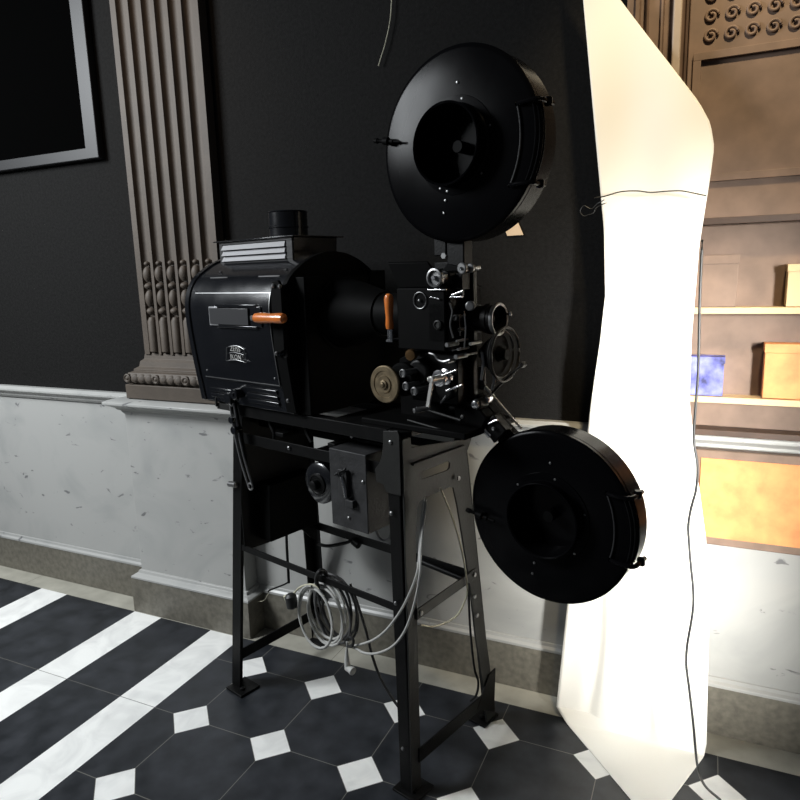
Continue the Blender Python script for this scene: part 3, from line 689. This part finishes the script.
# lever with wooden grip in front of the cone mouth
b = nb(); lathe(b, [(-0.0656, 0.0450, 1.3505)][0], (0.0, 0, 1), [(0, .0095), (.01, .011), (.03, .0098), (.05, .0112), (.078, .0128), (.088, .010), (.092, .005), (.0925, 0)], 20); lv = obj('wooden_grip', b, 'wood', R, label='upright varnished orange wooden grip')
q = [(-0.0656, 0.0450, 1.3505)][0]
b = nb(); cyl(b, (q[0] - .004, q[1], q[2] - .03), (q[0] - .004, q[1], q[2]), .0035); cyl(b, (q[0] + .005, q[1], q[2] - .03), (q[0] + .005, q[1], q[2]), .0045); box(b, q[0]-.01, q[0]+.012, q[1]-.005, q[1]+.06, q[2]-.034, q[2]-.028); obj('grip_shank', b, 'chrome', R)

# ------------------------------------------------ projector head
b = nb(); box(b, -.043, .112, .050, .215, 1.298, 1.457); sh_ = obj('shutter_housing', b, 'matte', R, bevel=.004)
b = nb(); lathe(b, (-.170, .137, 1.382), (1, 0, 0), [(0, .060), (.135, .057)], 36); obj('cone_adapter', b, 'matte', sh_)
b = nb(); v = [b.verts.new(p) for p in ((-.038, .052, 1.458), (.098, .052, 1.458), (.092, .10, 1.462), (-.045, .10, 1.462), (-.060, .040, 1.520), (.070, .040, 1.518), (.064, .046, 1.522), (-.066, .046, 1.524))]
for f in ((0,1,5,4), (1,2,6,5), (2,3,7,6), (3,0,4,7), (4,5,6,7), (0,3,2,1)): b.faces.new([v[i] for i in f])
obj('open_flap', b, 'matte', sh_, bevel=.001)
rc = [(0.0361, 0.0470, 1.4254)][0]
b = nb(); tube(b, [(rc[0] + .0205 * math.cos(t), rc[1], rc[2] + .0205 * math.sin(t)) for t in [k * PI / 16 for k in range(33)]], .0012, 8, 0); lathe(b, rc, (0, -1, 0), [(-.004, .004), (.004, .003), (.005, 0)], 10); obj('peep_ring', b, 'dullmetal', sh_)
# main casting plate
b = nb(); prism(b, [(-.10, 1.10), (.14, 1.10), (.146, 1.20), (.142, 1.50), (.07, 1.515), (.02, 1.47), (-.02, 1.30), (-.10, 1.26)], 'b', .120, .142); hd = obj('head_casting', b, 'matte', R, bevel=.003)
b = nb(); box(b, .142, .146, .126, .141, 1.17, 1.495); obj('plate_edge', b, 'iron', hd, bevel=.001)
b = nb(); box(b, -.16, .19, .02, .26, 1.088, 1.106); prism(b, [(.10, 1.10), (.185, 1.10), (.20, 1.13), (.17, 1.16), (.10, 1.16)], 'b', .10, .18); obj('head_base', b, 'matte', R, bevel=.004)
# gate block and body under lens
b = nb(); box(b, .050, .120, .060, .125, 1.300, 1.44); box(b, .060, .11, .050, .060, 1.32, 1.42); obj('film_gate', b, 'paint', hd, bevel=.003)
b = nb(); box(b, -.02, .13, .075, .125, 1.16, 1.29); cyl(b, (.02, .125, 1.24), (.02, .05, 1.24), .035); cyl(b, (.10, .125, 1.20), (.10, .055, 1.20), .028); obj('mechanism_case', b, 'paint', hd, bevel=.004)
# rollers
def roller(c, r, L, m='dullmetal', name='film_roller', hub=True):
    b = nb(); pr_ = [(0, r * .78), (.002, r), (.006, r), (.008, r * .8)] + ([(L * .5, r * .45)] if L > .02 else []) + [(L - .004, r * .6), (L, r * .55)]
    lathe(b, c, (0, 1, 0), pr_, 28); o = obj(name, b, m, hd)
    if hub:
        b = nb(); lathe(b, c, (0, -1, 0), [(-.001, r * .35), (.004, r * .30), (.006, r * .15), (.006, 0)], 14); obj('roller_hub', b, 'chrome', o)
    return o
c1 = [(0.1038, 0.0200, 1.4808)][0]
b = nb(); lathe(b, c1, (0, 1, 0), [(.0, .016), (-.003, .0185), (-.002, .0225), (.003, .0235), (.010, .0225), (.012, .016)], 32, caps=False); lathe(b, c1, (0, 1, 0), [(.004, .019), (.012, .015), (.03, .013), (.05, .013)], 24); r1 = obj('film_roller', b, 'dullmetal', hd)
b = nb(); cyl(b, (c1[0], c1[1] - .006, c1[2]), (c1[0], c1[1] + .01, c1[2]), .006); obj('roller_hub', b, 'chrome', r1)
b = nb(); cyl(b, (c1[0], .06, c1[2]), (c1[0], .125, c1[2]), .017); box(b, c1[0] - .01, .14, .085, .125, 1.45, 1.49); obj('roller_bracket', b, 'paint', hd, bevel=.002)
roller([(0.1553, 0.0600, 1.5014)][0], .0135, .06, hub=True)
roller([(0.1629, 0.0850, 1.5021)][0], .011, .04, hub=False)
b = nb()
for (p, q, r) in (([(0.0654, 0.0450, 1.4515)][0], [(0.1208, 0.0450, 1.4523)][0], .0022), ([(0.0713, 0.0450, 1.4342)][0], [(0.0991, 0.0450, 1.4294)][0], .002), ([(0.1349, 0.0500, 1.4389)][0], [(0.1674, 0.0500, 1.4483)][0], .0035), ([(0.1288, 0.0500, 1.4341)][0], [(0.1643, 0.0500, 1.4341)][0], .002)): cyl(b, p, q, r)
cyl(b, *[(0.1674, 0.0500, 1.4507), (0.1672, 0.0500, 1.4341)], .0015); obj('gate_latch', b, 'chrome', hd)
b = nb(); lathe(b, [(0.1717, 0.0750, 1.4114)][0], (.25, -1, 0), [(-.02, .006), (-.002, .012), (.006, .012), (.008, .009), (.008, 0)], 20); obj('focus_knob', b, 'dullmetal', hd)
# lens
lc = [(0.1127, 0.1500, 1.3747), (0.2057, 0.1500, 1.3804)]
b = nb(); A_ = Vector(lc[0]); B_ = Vector((lc[1][0], .150, lc[0][2])); D_ = (B_ - A_).length
lathe(b, A_, B_ - A_, [(-.02, .030), (0, .034), (D_ * .35, .036), (D_ * .36, .033), (D_ * .62, .033), (D_ * .64, .0385), (D_ * .78, .0385), (D_ * .8, .036), (D_ * .92, .036), (D_ * .94, .0405), (D_, .0405), (D_ + .001, .0375), (D_ + .001, .0335), (D_ - .02, .031), (D_ - .022, 0)], 40, caps=False); ln = obj('lens_barrel', b, 'paint', hd)
b = nb(); lathe(b, A_, B_ - A_, [(D_ - .003, .0330), (D_ + .002, .0345), (D_ + .003, .0385), (D_ + .001, .0412), (D_ - .006, .0415)], 40, caps=False); obj('lens_rim', b, 'dullmetal', ln)
b = nb(); lathe(b, A_, B_ - A_, [(D_ - .022, .031), (D_ - .017, .02), (D_ - .015, 0)], 32, caps=False); obj('lens_glass', b, 'gloss', ln)
b = nb(); pp = [(0.2342, 0.1550, 1.3880)][0]; tube(b, [(.147, .16, 1.38), (.19, .20, 1.385), pp], .0025, 6, 0); pn = obj('pin_rod', b, 'matte', hd)
b = nb(); lathe(b, (pp[0], pp[1], pp[2] - .006), (0, 0, 1), [(0, 0), (.001, .003), (.006, .005), (.011, .003), (.012, 0)], 12); obj('pin_tip', b, 'chrome', pn)
# shutter guard behind / below the lens
gc = Vector((.214, .165, 1.285))
for rr, dd, rt in ((.068, 0, .0035), (.060, -.012, .003)):
    b = nb(); tube(b, [(gc.x + dd, gc.y + rr * math.cos(t), gc.z + rr * math.sin(t)) for t in [k * PI / 24 for k in range(49)]], rt, 8, 0); obj('guard_ring', b, 'iron', hd)
b = nb(); lathe(b, (gc.x - .025, gc.y, gc.z), (1, 0, 0), [(-.03, .03), (0, .052), (.006, .052), (.008, .02), (.02, .015), (.02, 0)], 32); cyl(b, (.14, gc.y, gc.z), (.22, gc.y, gc.z), .014); obj('shutter_disc', b, 'matte', hd)
b = nb(); P = [(0.1693, 0.1600, 1.1751), (0.2143, 0.1600, 1.2182), (0.2461, 0.1600, 1.2462), (0.2658, 0.1600, 1.2626)]; tube(b, P, .0035, 8); lathe(b, P[-1], (-.2, -1, 0), [(-.01, .008), (.004, .008), (.006, .004), (.006, 0)], 4); cyl(b, (.147, .16, 1.25), (.147, .16, 1.19), .01); obj('guard_stay', b, 'iron', hd)
b = nb(); tube(b, [(0.1890, 0.1300, 1.3117), (0.1948, 0.1300, 1.2793), (0.1917, 0.1300, 1.2538), (0.2035, 0.1300, 1.2292), (0.1975, 0.1300, 1.1981)], .004, 8); tube(b, [(0.1783, 0.1100, 1.3007), (0.1840, 0.1100, 1.2633), (0.1778, 0.1100, 1.2249)], .004, 8); obj('oil_pipe', b, 'dullmetal', hd)
# brass flywheel
fc = [(-0.0514, 0.0000, 1.2097)][0]
b = nb(); lathe(b, fc, (0, -1, 0), [(-.010, .046), (-.008, .049), (-.001, .0495), (.001, .047), (.001, .036), (-.001, .035), (-.001, .024), (.002, .022), (.002, .013)], 44); fw = obj('brass_flywheel', b, 'brass', hd, label='tarnished brass disc')
b = nb(); lathe(b, fc, (0, -1, 0), [(.0, .013), (.006, .012), (.007, .008), (.010, .006), (.012, 0)], 24); obj('flywheel_hub', b, 'brass', fw)
b = nb(); cyl(b, (fc[0], fc[1] + .01, fc[2]), (fc[0], .13, fc[2]), .012); cyl(b, (fc[0] + .03, .03, fc[2] + .01), (fc[0] + .03, .13, fc[2] + .01), .045); obj('flywheel_shaft', b, 'matte', hd)
# knobs near the flywheel
kb = [(0.0178, 0.0300, 1.2879)][0]
b = nb(); lathe(b, kb, (.25, -1, 0), [(-.05, .006), (-.008, .010), (-.004, .0155), (.004, .0155), (.008, .013), (.009, .007), (.009, 0)], 24); obj('bronze_knob', b, 'bronze', hd)
for q in [(0.0129, 0.0000, 1.2437), (0.0217, 0.0000, 1.2109), (0.0492, 0.0000, 1.2005)]:
    b = nb(); cyl(b, (q[0], .08, q[2]), q, .008); lathe(b, q, (0, -1, 0), [(-.006, .0095), (.001, .0112), (.003, .0085), (-.002, .006), (-.002, 0)], 18); obj('small_knob', b, 'dullmetal', hd)
# sprocket, chain of bright fittings
sc_ = [(0.1105, 0.0200, 1.2358)][0]
b = nb(); lathe(b, sc_, (0, 1, 0), [(0, .012), (.002, .0205), (.006, .0205), (.008, .014), (.026, .014), (.028, .020), (.034, .020), (.036, .012), (.08, .012)], 28); sp = obj('drive_sprocket', b, 'chrome', hd)
b = nb(); cyl(b, *[(0.1042, 0.0120, 1.2352), (0.1711, 0.0120, 1.2624)], .0025); cyl(b, *[(0.1403, 0.0120, 1.2084), (0.1881, 0.0120, 1.2274)], .003); obj('sprocket_guard', b, 'chrome', sp)
# crank
K = [(0.1225, -0.0200, 1.2399), (0.1069, -0.0200, 1.1678), (0.1084, -0.0200, 1.1680)]
b = nb(); bar(b, K[0], K[1], .010, .005, up=(1, 0, .1)); cyl(b, (K[0][0], K[0][1] + .05, K[0][2]), (K[0][0], K[0][1] - .006, K[0][2]), .008); lathe(b, K[0], (-1, -.3, 0), [(0, .006), (.010, .007), (.012, .003)], 12); cr = obj('crank_arm', b, 'palemetal', hd, bevel=.001)
b = nb(); lathe(b, K[1], (-.35, -1, -.05), [(-.004, .006), (.004, .0045), (.012, .0065), (.030, .0075), (.040, .006), (.042, .0)], 16); obj('crank_handle', b, 'dullmetal', cr)
# assorted small linkages in front of the casting
b = nb()
for (u0, u1, rr) in (((433, 352), (440, 359), .003), ((440, 359), (450, 361), .0035), ((447, 345), (452, 341), .004), ((453, 351), (461, 348), .003), ((436, 404), (443, 410), .003), ((441, 396), (445, 406), .0025)):
    pass
tube(b, [(0.0653, 0.0400, 1.2946), (0.0842, 0.0400, 1.2906), (0.0964, 0.0400, 1.2787), (0.1150, 0.0400, 1.2761), (0.1334, 0.0400, 1.2810)], .0032, 8)
for q, rr in zip([(0.1213, 0.0450, 1.3170), (0.1516, 0.0450, 1.3282), (0.1543, 0.0450, 1.3075), (0.1480, 0.0450, 1.2887), (0.1911, 0.0450, 1.3227), (0.1205, 0.0450, 1.2746), (0.1777, 0.0450, 1.2954)], (.006, .003, .003, .006, .004, .005, .003)):
    cyl(b, (q[0], .09, q[2]), (q[0], q[1] - .003, q[2]), rr)
tube(b, [(0.1486, 0.0450, 1.3281), (0.1694, 0.0450, 1.3338)], .002, 6); tube(b, [(0.1362, 0.0450, 1.3029), (0.1632, 0.0450, 1.3117)], .002, 6); tube(b, [(0.0928, 0.0500, 1.1645), (0.1025, 0.0500, 1.1758), (0.1121, 0.0500, 1.1871)], .003, 6)
obj('linkage', b, 'dullmetal', hd)
b = nb(); q = [(0.1565, 0.0600, 1.1363)][0]; cyl(b, (.02, .06, q[2] + .008), (.15, .06, q[2] - .01), .004); lathe(b, (q[0], q[1], q[2]), (0, -1, .2), [(0, .006), (.006, .005), (.008, 0)], 12); cyl(b, (.0, .03, 1.115), (.11, .03, 1.103), .003); obj('tie_bar', b, 'iron', hd)
for P_, r_ in (([(0.1711, 0.0480, 1.4009), (0.1749, 0.0480, 1.3555), (0.1700, 0.0480, 1.3117)], .0018), ([(0.1563, 0.0480, 1.3911), (0.1586, 0.0480, 1.3404)], .0015), ([(0.1285, 0.0460, 1.4222), (0.1371, 0.0460, 1.3982), (0.1305, 0.0460, 1.3664), (0.1390, 0.0460, 1.3349)], .0022)):
    b = nb(); tube(b, P_, r_, 8); obj('film_guide', b, 'dullmetal', hd)
for q, r_ in zip([(0.1472, 0.0440, 1.3840), (0.1586, 0.0440, 1.3553), (0.0922, 0.0440, 1.3655)], (.008, .005, .012)):
    b = nb(); lathe(b, q, (0, -1, 0), [(-.02, r_), (0, r_), (.002, r_ * .7), (-.001, r_ * .5), (-.001, 0)], 20); obj('guide_roller', b, 'iron', hd)
# ------------------------------------------------ arm to the lower drum
b = nb(); pv = [(0.1756, 0.0900, 1.1652)][0]; cyl(b, (pv[0], .13, pv[2]), (pv[0], pv[1], pv[2]), .014); cyl(b, *[(0.0804, 0.1100, 1.1423), (0.1561, 0.1100, 1.1584)], .010); am = obj('pivot', b, 'iron', R, bevel=.001)
b = nb(); lathe(b, pv, (0, -1, 0), [(0, .011), (.008, .010), (.010, .004), (.010, 0)], 16); lathe(b, [(0.1874, 0.1200, 1.1730)][0], (.2, -1, 0), [(-.02, .010), (.0, .010), (.006, .008), (.006, 0)], 16); obj('pivot_bolt', b, 'chrome', am)
b = nb(); bar(b, (.130, .150, 1.165), (.285, .165, 1.02), .050, .030, up=(1, 0, 1)); obj('lower_arm', b, 'matte', R, bevel=.004)
b = nb(); q = [(0.2123, 0.1250, 1.1024)][0]; bar(b, (q[0] - .018, q[1], q[2] + .018), (q[0] + .020, q[1], q[2] - .018), .052, .03, up=(1, 0, 1)); cl = obj('clamp', b, 'paint', R, bevel=.003)
b = nb(); tube(b, [(0.2013, 0.1050, 1.1153), (0.2161, 0.1050, 1.1235), (0.2278, 0.1050, 1.1288)], .0028, 8); lathe(b, [(0.2175, 0.1050, 1.1057)][0], (0, -1, 0), [(0, .005), (.005, .004), (.006, 0)], 12); cyl(b, *[(0.1860, 0.1100, 1.0967), (0.2039, 0.1100, 1.0809)], .006); obj('clamp_screw', b, 'chrome', cl)
b = nb(); P = [(0.1572, 0.1600, 1.1977), (0.2641, 0.1600, 1.1009)]; cyl(b, P[0], P[1], .0032); v0 = Vector(P[0]); v1 = Vector(P[1]); cyl(b, v0, v0.lerp(v1, .25), .0048); obj('stay_rod', b, 'palemetal', R)

# ------------------------------------------------ film drums
def drum(ca, cf, cz, Rr, th, dr_r, dr_h, name, hz, sz, gap=0.0):
    c = Vector((ca, cf, cz))
    b = nb(); lathe(b, c, (0, 1, 0), [(.0005, dr_r), (0, Rr - .012), (.002, Rr - .004), (.006, Rr), (.016, Rr), (.019, Rr - .003), (.021, Rr - .008), (.024, Rr - .008), (.026, Rr - .003), (th, Rr - .003), (th + .002, Rr - .01), (th + .002, 0)], 96, caps=False)
    root = obj(name, b, 'gloss', R)
    # open bell in the middle of the door: a protruding hollow ring
    b = nb(); lathe(b, c, (0, -1, 0), [(-.004, dr_r + .022), (.002, dr_r + .020), (.003, dr_r + .004), (.006, dr_r + .001), (dr_h - .004, dr_r + .001), (dr_h, dr_r + .0015), (dr_h + .001, dr_r - .001), (dr_h - .002, dr_r - .004), (.004, dr_r - .004), (-.040, dr_r - .010), (-.042, 0)], 72, caps=False)
    be = obj('bell', b, 'gloss', root)
    b = nb(); lathe(b, c, (0, 1, 0), [(.01, .014), (.040, .014)], 16); obj('spindle', b, 'matte', be)
    b = nb()
    for k in range(6):
        t = k * PI / 3 + .3; lathe(b, c + Vector((math.cos(t) * (dr_r + .012), -.001, math.sin(t) * (dr_r + .012))), (0, -1, 0), [(0, .0035), (.002, .003), (.003, 0)], 8)
    for (da, dz) in ((.010, .142), (-.03, -.125), (-.045, -.095), (-.035, -.155)): lathe(b, c + Vector((da, -.0005, dz)), (0, -1, 0), [(0, .0035), (.002, .003), (.003, 0)], 8)
    obj('rivet', b, 'dullmetal', root)
    # hinge across the right hand rim
    h0, h1 = hz
    for z in (h0, h1):
        b = nb()
        e = math.sqrt(Rr**2 - (z - cz)**2); xi = ca + e
        tube(b, [(xi - .045, cf - .004, z), (xi - .02, cf - .012, z), (xi + .012, cf - .010, z), (xi + .016, cf + .02, z), (xi + .016, cf + .05, z)], .0055, 10)
        cyl(b, (xi + .016, cf + .028, z - .009), (xi + .016, cf + .028, z + .009), .009)
        hb = obj('hinge_arm', b, 'gloss', root)
    mid = (h0 + h1) / 2; ee = math.sqrt(Rr**2 - (h0 - cz)**2)
    b = nb(); N_ = 14
    for (dr_, yy, rt) in ((.004, cf - .006, .0035), (.010, cf + .006, .005), (.010, cf + .018, .0035)):
        P = []
        for k in range(N_ + 1):
            z = h0 + (h1 - h0) * k / N_; P.append((ca + math.sqrt(Rr**2 - (z - cz)**2) + dr_ - .008, yy, z))
        tube(b, P, rt, 8, 2)
    obj('hinge_bar', b, 'gloss', hb)
    P = []
    for k in range(N_ + 1):
        z = h0 + (h1 - h0) * k / N_; P.append((ca + math.sqrt((Rr - .045)**2 - (z - cz)**2 * .8), cf - .003, z))
    b = nb(); tube(b, P, .0022, 8, 2); obj('hinge_wire', b, 'boxgrey', hb)
    # wing screw on the left rim
    s = Vector(sz); b = nb(); d = Vector((1, 0, -.16)).normalized()
    lathe(b, s, d, [(0, 0), (.002, .006), (.012, .007), (.016, .0045), (.030, .004), (.034, .009), (.050, .010), (.054, .005), (.066, .0055), (.068, .003), (.088, .003), (.089, 0)], 14)
    bar(b, s + d * .045 + Vector((0, 0, 0)), s + d * .045 + Vector((0, .03, 0)), .012, .012); obj('wing_screw', b, 'matte', root)
    return root
U0 = [(-0.1429, 0.0950, 1.8380)][0]; L0 = [(0.1316, 0.1050, 0.8738)][0]
up = drum(.107, .108, 1.793, .2275, .085, .094, .044, 'upper_film_drum', (1.685, 1.858), U0)
lo = drum(.356, .122, .8945, .2195, .085, .094, .028, 'lower_film_drum', (.832, .990), L0)
# bracket carrying the upper drum
b = nb(); box(b, .065, .118, .125, .165, 1.48, 1.60); box(b, .020, .060, .130, .160, 1.535, 1.60); box(b, .02, .118, .130, .160, 1.50, 1.52); ub = obj('drum_bracket', b, 'paint', R, bevel=.003)
b = nb(); lathe(b, [(0.0574, 0.1250, 1.5345)][0], (0, -1, 0), [(0, .008), (.004, .008), (.004, 0)], 6); obj('nut', b, 'dullmetal', ub)

# ================================================================ CABLES ON THE STAND (world coordinates through the projector's frame)
CT, ST = math.cos(TH), math.sin(TH)
def W(P): return [(0.84 + p[0] * CT - p[1] * ST, -0.02 + p[0] * ST + p[1] * CT, p[2]) for p in P]
def cable(name, P, r, m, label, cat='cable', k=6):
    o = obj(name, tube(nb(), W(P), r, 8, k), m); tag(o, label, cat, 'cables hanging on the projector stand'); return o
cable('grey_cable', [(0.0340, 0.0500, 0.9044), (0.0299, 0.0400, 0.8417), (0.0386, 0.0200, 0.7709), (0.0589, -0.0180, 0.7223), (0.0294, -0.0180, 0.6508), (-0.0082, -0.0180, 0.5832), (-0.0584, -0.0180, 0.5151), (-0.1100, -0.0180, 0.4658), (-0.1714, -0.0180, 0.4276), (-0.2048, -0.0180, 0.4154)], .0036, 'cab', 'grey cable curving from the stand opening to the coil, the upper of two')
cable('grey_cable', [(0.0328, 0.0600, 0.8957), (0.0364, 0.0400, 0.8290), (0.0499, 0.0100, 0.7716), (0.0721, -0.0240, 0.7227), (0.0546, -0.0240, 0.6439), (0.0205, -0.0240, 0.5513), (-0.0250, -0.0240, 0.4842), (-0.0867, -0.0240, 0.4366), (-0.1423, -0.0240, 0.4157), (-0.1905, -0.0240, 0.4203)], .0036, 'cab', 'grey cable hanging lowest in front of the right stand leg')
cable('cream_cable', [(0.0180, 0.1429, 0.9012), (0.0180, 0.1608, 0.8668), (0.0180, 0.1885, 0.8168), (0.0180, 0.2168, 0.7528), (0.0180, 0.2410, 0.6884), (0.0180, 0.2604, 0.6111), (0.0180, 0.2700, 0.5489), (0.0180, 0.2587, 0.5142), (0.0180, 0.2162, 0.4834), (0.0180, 0.1556, 0.4845), (0.0180, 0.0934, 0.5015), (0.0180, 0.0394, 0.5306)], .0028, 'cabc', 'thin cream cable looping down through the right side of the stand')
cable('power_cable', [(-0.2216, 0.0100, 0.5939), (-0.1923, 0.0100, 0.5328), (-0.1638, 0.0100, 0.4590), (-0.1433, 0.0100, 0.3890), (-0.1144, 0.0100, 0.3289), (-0.0735, 0.0100, 0.2843), (-0.0439, 0.0100, 0.2616)], .0042, 'cabd', 'black cable running from the cable coil down to the floor')
cable('earth_cable', [(-0.0055, 0.3000, 0.6225), (-0.0129, 0.3200, 0.5127), (-0.0205, 0.3400, 0.3641), (-0.0266, 0.3700, 0.2118), (-0.0313, 0.4000, 0.1429), (-0.0464, 0.4100, 0.0825), (-0.0643, 0.4000, 0.0576)], .0040, 'cabd', 'black cable tied along the far right stand leg')
# the coil: three kinds of cable, each coil one winding
def winding(name, C0, rx, rz, tilt, turns, r, m, dep, jit, label):
    P = []; n = 22
    for i in range(turns * n + 1):
        t = i / n * 2 * PI + 1.5; jj = jit * math.sin(i * .37 + turns)
        x = (rx + jj) * math.cos(t); z = (rz + jj) * math.sin(t)
        P.append((C0[0] + x * math.cos(tilt) - z * math.sin(tilt), C0[1] + dep * i / (turns * n) + .006 * math.sin(t), C0[2] + x * math.sin(tilt) + z * math.cos(tilt)))
    o = obj(name, tube(nb(), W(P), r, 8, 0), m); tag(o, label, 'cable coil', 'cable coils on the lower rail'); return o
winding('cable_coil', [(-0.3311, -0.0460, 0.4725)][0], .074, .094, .12, 2, .0040, 'cab', .012, .006, 'light grey cable coil hanging foremost from the lower rail')
winding('cable_coil', [(-0.3254, -0.0100, 0.4685)][0], .078, .090, .22, 3, .0040, 'cab', .022, .008, 'grey cable coil hanging just behind the foremost coil')
winding('cable_coil', [(-0.3317, 0.0300, 0.4659)][0], .080, .100, .30, 4, .0042, 'cabm', .035, .009, 'dark grey cable coil hanging behind the light grey coils')
b = nb(); tube(b, W([(-0.2126, -0.0300, 0.4345), (-0.1951, -0.0300, 0.4504), (-0.1791, -0.0300, 0.4466), (-0.1843, -0.0300, 0.4254), (-0.2053, -0.0300, 0.4177), (-0.2128, -0.0300, 0.4312)]), .004, 8); tag(obj('cable_tie', b, 'cabd'), 'black tie bundling the coils at their lower right', 'cable tie')
pl_ = empty('power_plug', W([[(-0.2090, -0.0300, 0.3577)][0]])[0], TH); tag(pl_, 'grey angled plug dangling under the cable coils', 'plug')
b = nb(); lathe(b, (0, 0, .045), (0, 0, -1), [(0, .004), (.01, .0055), (.03, .008), (.055, .009), (.058, .006)], 14); obj('plug_body', b, 'cab', pl_)
b = nb(); lathe(b, (-.002, 0, -.012), (1, -.1, -.05), [(0, .010), (.018, .010), (.022, .012), (.028, .012), (.03, 0)], 16); obj('plug_face', b, 'cab', pl_)
b = nb(); tube(b, [(0, 0, .04), (.002, 0, .055), (.004, 0.0, .075)], .0035, 8); obj('cord', b, 'cab', pl_)
pb = empty('cable_connector', W([[(-0.4255, -0.0500, 0.4968)][0]])[0], TH); pb.scale = (1.35,) * 3; tag(pb, 'black cable connector with pale end hanging left of the coils', 'connector')
b = nb(); lathe(b, (.004, 0, -.016), (-.2, 0, 1), [(0, .006), (.004, .013), (.030, .014), (.036, .008)], 16); obj('connector_body', b, 'cabd', pb)
b = nb(); lathe(b, (-.009, 0, -.012), (-.2, -.2, 1), [(0, .003), (.002, .005), (.026, .005), (.028, .002)], 12); obj('connector_end', b, 'cabc', pb)
cable('cream_cable', [(-0.4452, -0.0240, 0.5070), (-0.4143, -0.0240, 0.5368), (-0.3802, -0.0240, 0.5570), (-0.3477, -0.0240, 0.5667), (-0.3259, -0.0240, 0.5601)], .0034, 'cabc', 'short cream cable arching from the connector over the coils')
b = nb(); tube(b, W([(-0.3397, -0.0120, 0.5478), (-0.3458, -0.0120, 0.5855), (-0.3326, -0.0060, 0.6099), (-0.3503, 0.0300, 0.5846), (-0.3486, 0.0300, 0.5449)]), .007, 8); tag(obj('cable_strap', b, 'cabd'), 'black strap holding the cable coils on the lower rail', 'strap')

print('objects', len(bpy.data.objects))
